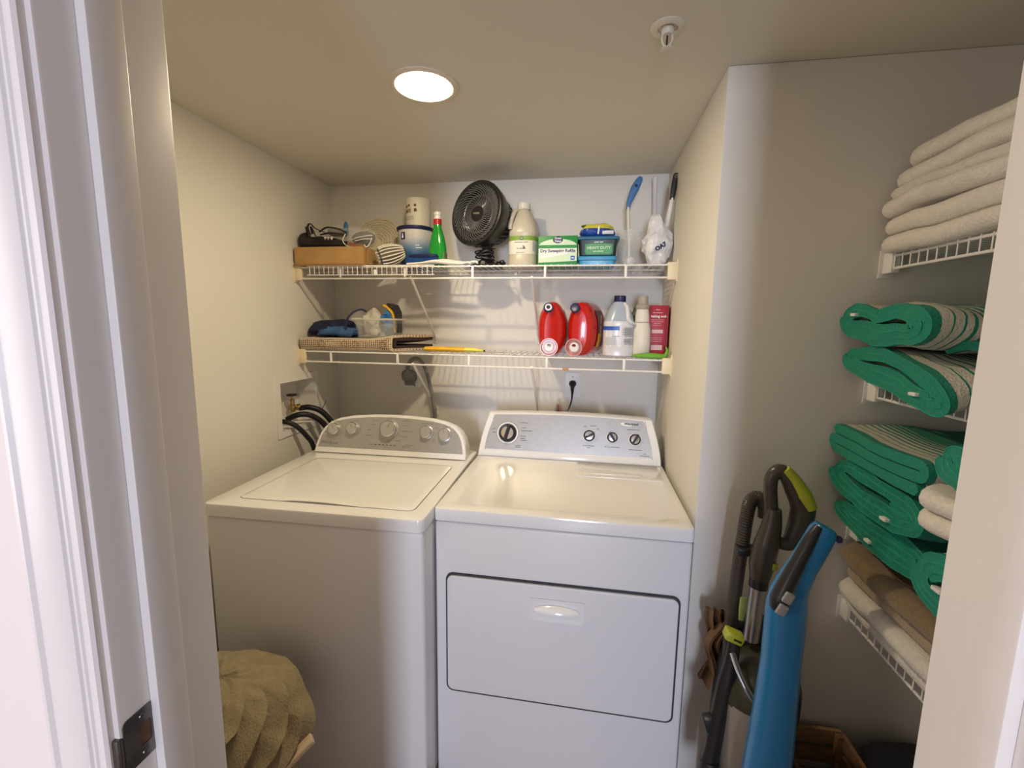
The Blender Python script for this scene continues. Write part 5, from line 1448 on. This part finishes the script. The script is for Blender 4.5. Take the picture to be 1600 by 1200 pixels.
def rolled(label, x0, yc, zc, a, bb, t, turns, L, m, seed, group, shear=0.0, dip=0.0, wob=0.010, p=2.6, tagpos=None, droop=0.0):
    """towel folded over itself; the end with its layers faces the aisle (-X)"""
    o = thing('striped_towel', label, 'towel', (x0, yc, zc), 0, group)
    def mp(u, v, e):
        w = v + shear * u - dip * math.exp(-(u + 0.01) ** 2 / 0.0012) * (1 if v > 0 else 0.2)
        w -= droop * max(0.0, 1 - e / 0.085) * max(0.0, u / a)
        return (e, -u, w)
    b = NB(); folded(b, flat_spiral(a, bb, t, turns, p, 34), t * 0.97, 0, L, mp, m=16, wob=wob, freq=15, seed=seed); obj('terry_cloth', b, m, o)
    for side in ribbon(flat_spiral(a, bb, t, turns, p, 34), t * 0.97):
        off = Vector((seed * 5.1, seed * 2.3, seed * 9.7)); b = NB(); pl_ = []
        for (u, v) in side:
            w_ = Vector(mp(u, v, 0.0)); pl_.append(w_ + noise.noise_vector(w_ * 15 + off) * wob)
        tube(b, pl_, 0.0014, 5); obj('hem_highlight', b, M_tw_hem, o)  # thin tube painting the hem's highlight in lighter green
    if tagpos:
        b = NB(); box(b, -0.010, 0.006, -tagpos[0] - 0.010, -tagpos[0] + 0.010, tagpos[1] - 0.004, tagpos[1] + 0.003, 0.001); obj('care_tag', b, M_white, o)
    return o


gg = 'green striped towels on the right shelves'
rolled('green towel with white stripes, upper one of the pair on the middle shelf', 1.062, -0.968, SH[1] + 0.153, 0.150, 0.046, 0.0145, 2.6, 0.34, M_tw_stripe, 11, gg, shear=-0.06, dip=0.018, tagpos=(-0.09, 0.018))
rolled('green towel with white stripes, lower one of the pair on the middle shelf', 1.075, -0.995, SH[1] + 0.052, 0.168, 0.044, 0.0145, 2.5, 0.33, M_tw_stripe, 12, gg, shear=-0.13, tagpos=(0.09, -0.040), droop=0.026)
b = NB(); folded(b, [(-1.03 - 0.30 * i / 10, 0.012 * math.sin(i * 0.7)) for i in range(11)], 0.016, 0.0, 0.26, lambda u, v, e: (e, u, v), m=8, wob=0.006, seed=15)
tag(obj('striped_towel', b, M_tw_stripe, loc=(1.135, -0.02, SH[1] + 0.100)), 'thin green towel edge between the pair on the middle shelf', 'towel', gg)
# third shelf, far pile
rolled('dark green towel at the bottom of the large pile on the third shelf', 1.095, -0.995, SH[2] + 0.046, 0.170, 0.042, 0.016, 2.4, 0.32, M_tw_green, 13, gg, shear=-0.02, tagpos=(-0.02, -0.026))
rolled('plain green rolled towel in the middle of the pile on the third shelf', 1.078, -0.985, SH[2] + 0.138, 0.165, 0.048, 0.015, 2.7, 0.33, M_tw_green, 14, gg, shear=-0.04, tagpos=(0.06, -0.034))
def lay(label, x0, z0, y0, y1, w, n, p, m, seed, shear=0.0, group=gg, wob=0.005):
    """flat folded towel with its layered end towards the aisle; folds run along Y"""
    o = thing('striped_towel', label, 'towel', (x0, 0, z0), 0, group)
    b = NB(); folded(b, [(y0 - q[0], q[1]) for q in serpentine(y0 - y1, n, p, 6, 0)], p * 0.9, 0, w, lambda u, v, e: (e, u, v + p / 2 + shear * (y0 - u)), m=12, wob=wob, freq=9, seed=seed); obj('terry_cloth', b, m, o)
    return o
lay('green and white striped towel folded in two on top of the third shelf pile', 1.072, SH[2] + 0.192, -0.835, -1.120, 0.33, 3, 0.0245, M_tw_stripe, 16, shear=-0.03, wob=0.009)
# third shelf, near pile
rolled('green towel at the bottom of the near pile on the third shelf', 1.045, -1.330, SH[2] + 0.075, 0.150, 0.070, 0.015, 3.0, 0.36, M_tw_stripe, 17, gg, tagpos=(-0.08, -0.01))
slab('white folded towel in the middle of the near pile on the third shelf', 1.050, SH[2] + 0.155, 4, 0.0185, 0.34, -1.175, -1.48, M_tw_white, 18, gg, start=0)
rolled('striped towel on top of the near pile on the third shelf', 1.055, -1.325, SH[2] + 0.278, 0.145, 0.045, 0.015, 2.4, 0.35, M_tw_stripe, 19, gg)
# bottom shelf
gt = 'towels on the lowest right shelf'
slab('white towel lowest on the bottom right shelf', 1.145, SH[3] + 0.003, 2, 0.0185, 0.28, -0.83, -1.35, M_tw_white, 21, gt, wob=0.004, start=0)
slab('white towel under the tan towels on the bottom right shelf', 1.128, SH[3] + 0.042, 2, 0.0230, 0.29, -0.83, -1.35, M_tw_white, 22, gt, wob=0.004, start=0)
slab('beige towel between white and tan towels on the bottom right shelf', 1.140, SH[3] + 0.090, 2, 0.0205, 0.28, -0.83, -1.35, M_tw_beige, 23, gt, wob=0.004, start=0)
tt = slab('tan towel with a drawstring loop, topmost on the bottom right shelf', 1.125, SH[3] + 0.130, 2, 0.0255, 0.28, -0.83, -1.35, M_tw_tan, 24, gt, wob=0.006, start=0)
b = NB(); tube(b, [(0.05, -0.86, 0.056), (0.02, -0.90, 0.059), (0.03, -0.95, 0.058), (0.01, -1.00, 0.056), (0.02, -1.05, 0.055), (0.05, -1.02, 0.056), (0.06, -0.95, 0.058)], 0.006, 8, 6, sy=0.4); obj('drawstring', b, M_rag, tt)

# ================================================================== VACUUM
vc = thing('upright_vacuum', 'brown-grey upright vacuum with lime accents standing by the wall corner', 'vacuum', (0.88, -0.955, 0))
def V(x, y, z): return (x - 0.88, y + 0.955, z)
b = NB(); tube(b, [V(0.884, -0.98, 0.955), V(0.876, -0.98, 1.02), V(0.868, -0.98, 1.084), V(0.869, -0.98, 1.115), V(0.883, -0.98, 1.131), V(0.902, -0.98, 1.120), V(0.922, -0.98, 1.088), V(0.940, -0.98, 1.052), V(0.942, -0.98, 1.025), V(0.934, -0.98, 0.985), V(0.920, -0.98, 0.955), V(0.896, -0.98, 0.955)], [0.016, 0.016, 0.015, 0.015, 0.016, 0.019, 0.023, 0.026, 0.026, 0.023, 0.017, 0.013], 14, 6); hn = obj('handle_loop', b, M_vac, vc)
b = NB(); tube(b, [V(0.892, -0.990, 1.139), V(0.912, -0.990, 1.117), V(0.934, -0.991, 1.082), V(0.951, -0.992, 1.050)], [0.011, 0.015, 0.020, 0.017], 12, 5, sy=0.9); obj('lime_pad', b, M_lime, hn)
b = NB(); tube(b, [V(0.878, -0.985, 1.04), V(0.876, -0.985, 0.995), V(0.869, -0.985, 0.948), V(0.863, -0.985, 0.898), V(0.861, -0.985, 0.858)], [0.016, 0.022, 0.027, 0.028, 0.020], 16, 5); gp = obj('grip_body', b, M_vac, vc)
b = NB(); box(b, -0.008, 0.008, -0.004, 0.003, -0.008, 0.008, 0.002, M=Matrix.Translation(V(0.884, -1.004, 0.905)) @ Matrix.Rotation(0.5, 4, 'Z')); obj('lime_button', b, M_lime, gp)
b = NB(); tube(b, [V(0.861, -0.985, 0.865), V(0.860, -0.985, 0.84)], [0.021, 0.021], 16); obj('collar', b, M_vacd, gp)
b = NB(); tube(b, [V(0.860, -0.985, 0.848), V(0.858, -0.985, 0.80), V(0.855, -0.985, 0.700)], 0.0175, 16); obj('metal_wand', b, M_silver, vc)
b = NB(); tube(b, [V(0.876, -0.945, 1.000), V(0.873, -0.943, 1.030), V(0.857, -0.94, 1.048), V(0.842, -0.94, 1.036), V(0.836, -0.94, 1.000), V(0.833, -0.94, 0.95), V(0.830, -0.94, 0.90), V(0.826, -0.94, 0.82), V(0.823, -0.94, 0.75), V(0.822, -0.94, 0.68), V(0.824, -0.94, 0.58), V(0.83, -0.94, 0.40), V(0.85, -0.93, 0.22)], 0.0155, 12, 14, rib=0.09); obj('ribbed_hose', b, M_vac, vc)
b = NB(); box(b, -0.020, 0.024, -0.02, 0.016, -0.010, 0.010, 0.004, M=Matrix.Translation(V(0.834, -0.95, 0.915))); obj('hose_clip', b, M_vacd, vc)
# main column and bin
b = NB(); loft(b, [sell(*V(0.885, -0.925, 0)[:2], a, d, z, 24, 2.6) for a, d, z in ((0.085, 0.06, 0.10), (0.090, 0.065, 0.16), (0.088, 0.062, 0.45), (0.080, 0.055, 0.60), (0.050, 0.040, 0.68), (0.026, 0.026, 0.72))]); obj('spine', b, M_vacd, vc)
b = NB(); lathe(b, [(0.070, 0.14), (0.074, 0.15), (0.078, 0.40), (0.080, 0.565), (0.076, 0.572)], 32, Matrix.Translation(V(0.872, -1.005, 0))); obj('dust_bin', b, M_vacclear, vc)
b = NB(); lathe(b, [(0.082, 0.555), (0.084, 0.575), (0.078, 0.605), (0.062, 0.640), (0.040, 0.668), (0.012, 0.680)], 32, Matrix.Translation(V(0.872, -1.000, 0))); tp = obj('bin_head', b, mat('vacuum_olive', (0.050, 0.048, 0.030), 0.3), vc)
b = NB(); tube(b, [V(0.800, -1.030, 0.690), V(0.812, -1.055, 0.655), V(0.834, -1.075, 0.618), V(0.862, -1.084, 0.592), V(0.89, -1.082, 0.578)], 0.008, 10, 5, sy=0.5); obj('silver_arc', b, M_silver, tp)
b = NB(); box(b, -0.021, 0.021, -0.016, 0.016, -0.012, 0.012, 0.005, M=Matrix.Translation(V(0.802, -1.020, 0.728)) @ Matrix.Rotation(0.35, 4, 'Y')); lt_ = obj('lime_latch', b, M_lime, vc)
b = NB(); box(b, -0.004, 0.014, -0.018, -0.015, -0.002, 0.002, M=Matrix.Translation(V(0.802, -1.020, 0.728)) @ Matrix.Rotation(0.35, 4, 'Y')); obj('latch_arrow', b, M_dark, lt_)
b = NB(); tube(b, [V(0.868, -1.03, 0.742), V(0.880, -1.045, 0.715), V(0.885, -1.055, 0.69)], [0.006, 0.014, 0.008], 10, 4, sy=0.6); obj('lime_catch', b, M_lime, vc)
b = NB(); tube(b, [V(0.838, -0.965, 0.795), V(0.836, -0.970, 0.770), V(0.832, -0.975, 0.74)], [0.009, 0.010, 0.006], 8, 3, sy=0.5); obj('lime_tab', b, mat('pale_lime', (0.30, 0.36, 0.12), 0.4), vc)
b = NB(); tube(b, [V(0.806, -1.02, 0.72), V(0.802, -1.02, 0.66), V(0.796, -1.02, 0.60), V(0.785, -1.02, 0.505), V(0.776, -1.02, 0.413), V(0.770, -1.02, 0.355), V(0.768, -1.02, 0.24)], [0.014, 0.016, 0.022, 0.021, 0.019, 0.022, 0.018], 14, 5, sy=0.8); cr = obj('crevice_tool', b, M_vacd, vc)
b = NB(); box(b, -0.014, 0.014, -0.012, 0.012, -0.022, 0.022, 0.006, M=Matrix.Translation(V(0.764, -1.02, 0.485)) @ Matrix.Rotation(-0.3, 4, 'Y')); obj('tool_catch', b, M_vacd, cr)
b = NB(); lathe(b, [(0.020, -0.014), (0.0225, -0.008), (0.0225, 0.008), (0.020, 0.014)], 18, Matrix.Translation(V(0.772, -1.02, 0.37))); obj('tool_collar', b, M_black, cr)
b = NB(); loft(b, [sell(0, 0, a, d, z, 24, 2.4) for a, d, z in ((0.05, 0.05, -0.03), (0.075, 0.085, -0.02), (0.078, 0.088, 0.01), (0.05, 0.05, 0.03))], M=Matrix.Translation(V(0.960, -0.925, 0.535)) @ Matrix.Rotation(PI / 2, 4, 'Y')); obj('motor_cover', b, M_black, vc)
b = NB(); tube(b, [V(0.955, -0.975, 0.56), V(0.962, -0.985, 0.50), V(0.958, -0.98, 0.40), V(0.955, -0.97, 0.2)], 0.014, 10, 4); obj('red_duct', b, mat('dark_red_plastic', (0.10, 0.01, 0.01), 0.4), vc)
b = NB(); loft(b, [[(x, y, z) for x, y in rrect(-a, a, -0.145, 0.02, 0.03)] for a, z in ((0.095, 0.004), (0.105, 0.016), (0.105, 0.055), (0.09, 0.085))]); obj('floor_head', b, M_vacd, vc)
for s in (-0.075, 0.085):
    b = NB(); lathe(b, [(0.055, -0.012), (0.06, -0.008), (0.06, 0.008), (0.055, 0.012)], 24, Matrix.Translation((s, 0.050, 0.0605)) @ Matrix.Rotation(PI / 2, 4, 'Y')); obj('wheel', b, M_black, vc)

# ------------------------------------------------------------------ blue stick cleaner
bl = thing('blue_stick_cleaner', 'tall blue stick cleaner with black grip leaning in front of the vacuum', 'stick vacuum', (0.848, -1.154, 0))
def B_(x, z, y=-1.13): return (x - 0.85, y + 1.14, z)
ctr = [(0.912, 1.072, 0.019, 0.019), (0.908, 1.062, 0.024, 0.022), (0.896, 1.030, 0.025, 0.023), (0.878, 0.985, 0.026, 0.024), (0.866, 0.950, 0.030, 0.026), (0.858, 0.920, 0.035, 0.029), (0.856, 0.890, 0.037, 0.031), (0.856, 0.840, 0.037, 0.033), (0.856, 0.770, 0.036, 0.035), (0.855, 0.680, 0.0385, 0.038), (0.853, 0.583, 0.0425, 0.041), (0.850, 0.485, 0.0455, 0.043), (0.849, 0.36, 0.047, 0.044), (0.848, 0.22, 0.046, 0.044), (0.848, 0.12, 0.036, 0.036)]
b = NB()
rings = []
for i, (x, z, a, d) in enumerate(ctr[::-1]):
    sl = 0.0
    n_ = len(ctr) - 1 - i
    tilt = 0.42 if n_ < 5 else 0.42 * max(0, 1 - (n_ - 4) / 2.5)
    ring = []
    for j in range(28):
        t_ = 2 * PI * j / 28
        c, s = math.cos(t_), math.sin(t_)
        px = a * math.copysign(abs(c) ** (2 / 2.5), c); py = d * math.copysign(abs(s) ** (2 / 2.3), s)
        p = B_(x, z)
        ring.append((p[0] + px * math.cos(tilt), p[1] + py, p[2] - px * math.sin(tilt)))
    rings.append(ring)
loft(b, rings); sh_ = obj('shell', b, M_stick, bl, sharp=50)
b = NB(); tube(b, [B_(0.893, 1.078, -1.142), B_(0.880, 1.052, -1.145), B_(0.860, 1.005, -1.150), B_(0.842, 0.962, -1.155), B_(0.829, 0.925, -1.158), B_(0.823, 0.904, -1.157)], [0.007, 0.012, 0.014, 0.017, 0.019, 0.011], 14, 5, sy=0.9); bgp = obj('black_grip', b, M_dark, bl)
for x, z in ((0.836, 0.941), (0.827, 0.915)):
    b = NB(); box(b, -0.009, 0.009, -0.004, 0.004, -0.0115, 0.0115, 0.003, M=Matrix.Translation(B_(x, z, -1.1775)) @ Matrix.Rotation(0.42, 4, 'Y')); obj('button', b, M_greybtn, bgp)
b = NB(); lathe(b, [(0.007, -0.002), (0.008, 0.004), (0.004, 0.008)], 12, Matrix.Translation(B_(0.933, 1.050, -1.135)) @ Matrix.Rotation(1.2, 4, 'Y')); obj('release_tab', b, M_navy, sh_)
b = NB(); tube(b, [B_(0.848, 0.13), B_(0.848, 0.07)], 0.024, 14); obj('neck_joint', b, M_dark, bl)
b = NB(); loft(b, [[(x, y, z) for x, y in rrect(-a, a, -d - 0.02, d - 0.02, 0.03)] for a, d, z in ((0.085, 0.030, 0.003), (0.092, 0.036, 0.014), (0.088, 0.034, 0.05), (0.05, 0.02, 0.075))]); obj('floor_head', b, M_stick, bl)

# ------------------------------------------------------------------ brown rag on the vacuum side
rg = thing('brown_rag', 'crumpled brown cloth hanging between dryer and vacuum', 'cloth', (0.800, -0.875, 0.485))
for k_, (off, w_, h_, ph) in enumerate(((0.0, 0.075, 0.215, 0.0), (-0.022, 0.060, 0.13, 1.6))):
    b = NB()
    pth = [(-w_ / 2 + w_ * i / 24, 0.016 * math.sin(i * 0.75 + ph) + 0.006 * math.sin(i * 1.9)) for i in range(25)]
    folded(b, pth, 0.005, 0, 1, lambda u, v, e: (u * (1 - 0.35 * e) + 0.010 + 0.018 * math.sin(e * 5 + ph) + 0.012 * e, v * (1.1 - 0.5 * e) + off, h_ * e + 0.012 * math.sin(u * 80 + ph) * (1 - e) + (0.0 if k_ == 0 else 0.05)), m=16, wob=0.010, freq=16, seed=81 + k_)
    obj('cloth_fold', b, M_rag, rg)

# ------------------------------------------------------------------ towel on a wooden stand, bottom left
ws = thing('wooden_stand', 'pale wooden stand under the khaki towel in front of the washer', 'stand', (-0.455, -1.20, 0))
d = Vector((0.115, 0.12, 0.095)); M = Matrix.Translation((0.125, -0.10, 0.33)) @ d.to_track_quat('Z', 'Y').to_matrix().to_4x4()
b = NB(); box(b, -0.014, 0.014, -0.006, 0.006, -0.02, d.length, 0.002, M=M); obj('cross_slat', b, M_wood, ws)
for x0, z0, x1, z1, y in ((-0.12, 0.02, 0.150, 0.375, -0.110), (-0.12, 0.02, 0.150, 0.375, 0.085), (0.14, 0.02, -0.13, 0.375, -0.085), (0.14, 0.02, -0.13, 0.375, 0.060)):
    d = Vector((x1 - x0, 0, z1 - z0)); L_ = d.length
    M = Matrix.Translation((x0, y, z0)) @ Matrix.Rotation(math.atan2(d.x, d.z), 4, 'Y')
    b = NB(); box(b, -0.012, 0.012, -0.010, 0.010, -0.012, L_, 0.002, M=M); obj('leg', b, M_wood, ws)
b = NB(); box(b, -0.145, -0.115, -0.12, 0.10, 0.368, 0.385, 0.003); obj('top_bar', b, M_wood, ws)
b = NB(); box(b, 0.120, 0.150, -0.12, 0.10, 0.368, 0.385, 0.003); obj('top_bar', b, M_wood, ws)
tw = thing('draped_towel', 'khaki terry towel bunched over the wooden stand at lower left', 'towel', (-0.455, -1.19, 0.28))
b = NB()
rings = []
for i in range(34):
    v = i / 33
    rad_ = 0.205 * math.sin(min(1.0, v * 1.25) * PI / 2) ** 0.62 + 0.002
    z = 0.285 - 0.245 * v ** 2.0
    ring = []
    for j in range(208):
        u = 2 * PI * j / 208
        ph = (j / 13) % 1.0
        u = u - 1.5 * v + 0.22 * noise.noise(Vector((math.cos(u) * 1.5, math.sin(u) * 1.5, v * 2)))
        saw = ph ** 1.3 if ph < 0.86 else 0.82 * (1 - (ph - 0.86) / 0.14)
        f = (saw - 0.4) * 0.27 * min(1.0, v * 2.2) ** 1.2 + 0.10 * v * noise.noise(Vector((math.cos(u) * 2, math.sin(u) * 2, v * 3)))
        rr_ = rad_ * (0.93 + f)
        hem = (0.055 * math.exp(-((u % (2 * PI) - 5.6) / 0.5) ** 2) + 0.05 * math.exp(-((u % (2 * PI) - 0.1) / 0.4) ** 2)) * v ** 2
        ring.append((rr_ * math.cos(u), rr_ * 0.80 * math.sin(u), z + hem + 0.02 * (saw - 0.4) * min(1.0, v * 2) + 0.012 * noise.noise(Vector((math.cos(u) * 3, math.sin(u) * 3, v * 6)))))
    rings.append(ring)
loft(b, rings, cap0=True, cap1=False)
dr_ = obj('drape', b, M_tw_khaki, tw, sharp=80)
sm = dr_.modifiers.new('thickness', 'SOLIDIFY'); sm.thickness = 0.006
b = NB()
pth = [(-0.075 + 0.15 * i / 20, 0.010 * math.sin(i * 0.55) + 0.02 * (i / 20) ** 2) for i in range(21)]
folded(b, pth, 0.007, 0, 0.11, lambda u, v, e: (u - 0.02, -0.070 - e * 0.75 + v, 0.300 - 0.035 * (e / 0.11) ** 2 - 0.25 * u * u * 8 + v * 0.8), m=10, wob=0.006, seed=90); obj('turned_corner', b, M_tw_khaki, tw)

# ------------------------------------------------------------------ floor clutter, lower right
cr_ = thing('slatted_crate', 'brown wooden slatted crate on the floor behind the vacuum', 'crate', (1.085, -0.95, 0))
for i, z in enumerate((0.02, 0.095, 0.17, 0.245, 0.305)):
    for y in (-0.115, 0.115):
        b = NB(); box(b, -0.085, 0.085, y - 0.006, y + 0.006, z, z + 0.045, 0.003); obj('slat', b, mat('brown_wood', (0.26, 0.16, 0.075), 0.6, noise_scale=12, noise_amt=0.15) if i == 4 else M_wicker, cr_)
    for x in (-0.085, 0.085):
        b = NB(); box(b, x - 0.006, x + 0.006, -0.108, 0.108, z, z + 0.045, 0.003); obj('end_slat', b, M_wicker, cr_)
for x in (-0.074, 0.074):
    for y in (-0.102, 0.102):
        b = NB(); box(b, x - 0.009, x + 0.009, y - 0.008, y + 0.008, 0.0, 0.345, 0.002); obj('corner_post', b, M_wicker, cr_)
b = NB(); box(b, -0.08, 0.08, -0.11, 0.11, 0.008, 0.02); obj('crate_floor', b, M_wicker, cr_)
hp = thing('laundry_hamper', 'dark fabric laundry hamper on the floor under the towel shelves', 'hamper', (1.315, -0.985, 0))
b = NB(); loft(b, [[(x, y, z) for x, y in rrect(-a, a, -d, d, 0.03)] for a, d, z in ((0.10, 0.12, 0.0), (0.115, 0.135, 0.01), (0.125, 0.145, 0.26), (0.120, 0.140, 0.26), (0.110, 0.130, 0.02))]); obj('hamper_body', b, M_darkcloth, hp)
bk2 = thing('black_garment', 'black clothes heaped over the laundry hamper', 'clothes', (1.305, -0.985, 0.262))
b = NB(); blob(b, (0, 0, 0.055), (0.138, 0.150, 0.062), 0.12, 9, 95, 4, flat=0.0, ridge=0.12); obj('garment', b, M_darkcloth, bk2)
gs = thing('green_sock', 'pale lime cloth lying on the black clothes', 'cloth', (1.262, -1.095, 0.33))
b = NB(); blob(b, (0, 0, 0.010), (0.045, 0.03, 0.014), 0.2, 20, 97, 3, flat=0.0); obj('sock', b, mat('pale_lime_cloth', (0.50, 0.60, 0.28), 0.9), gs)
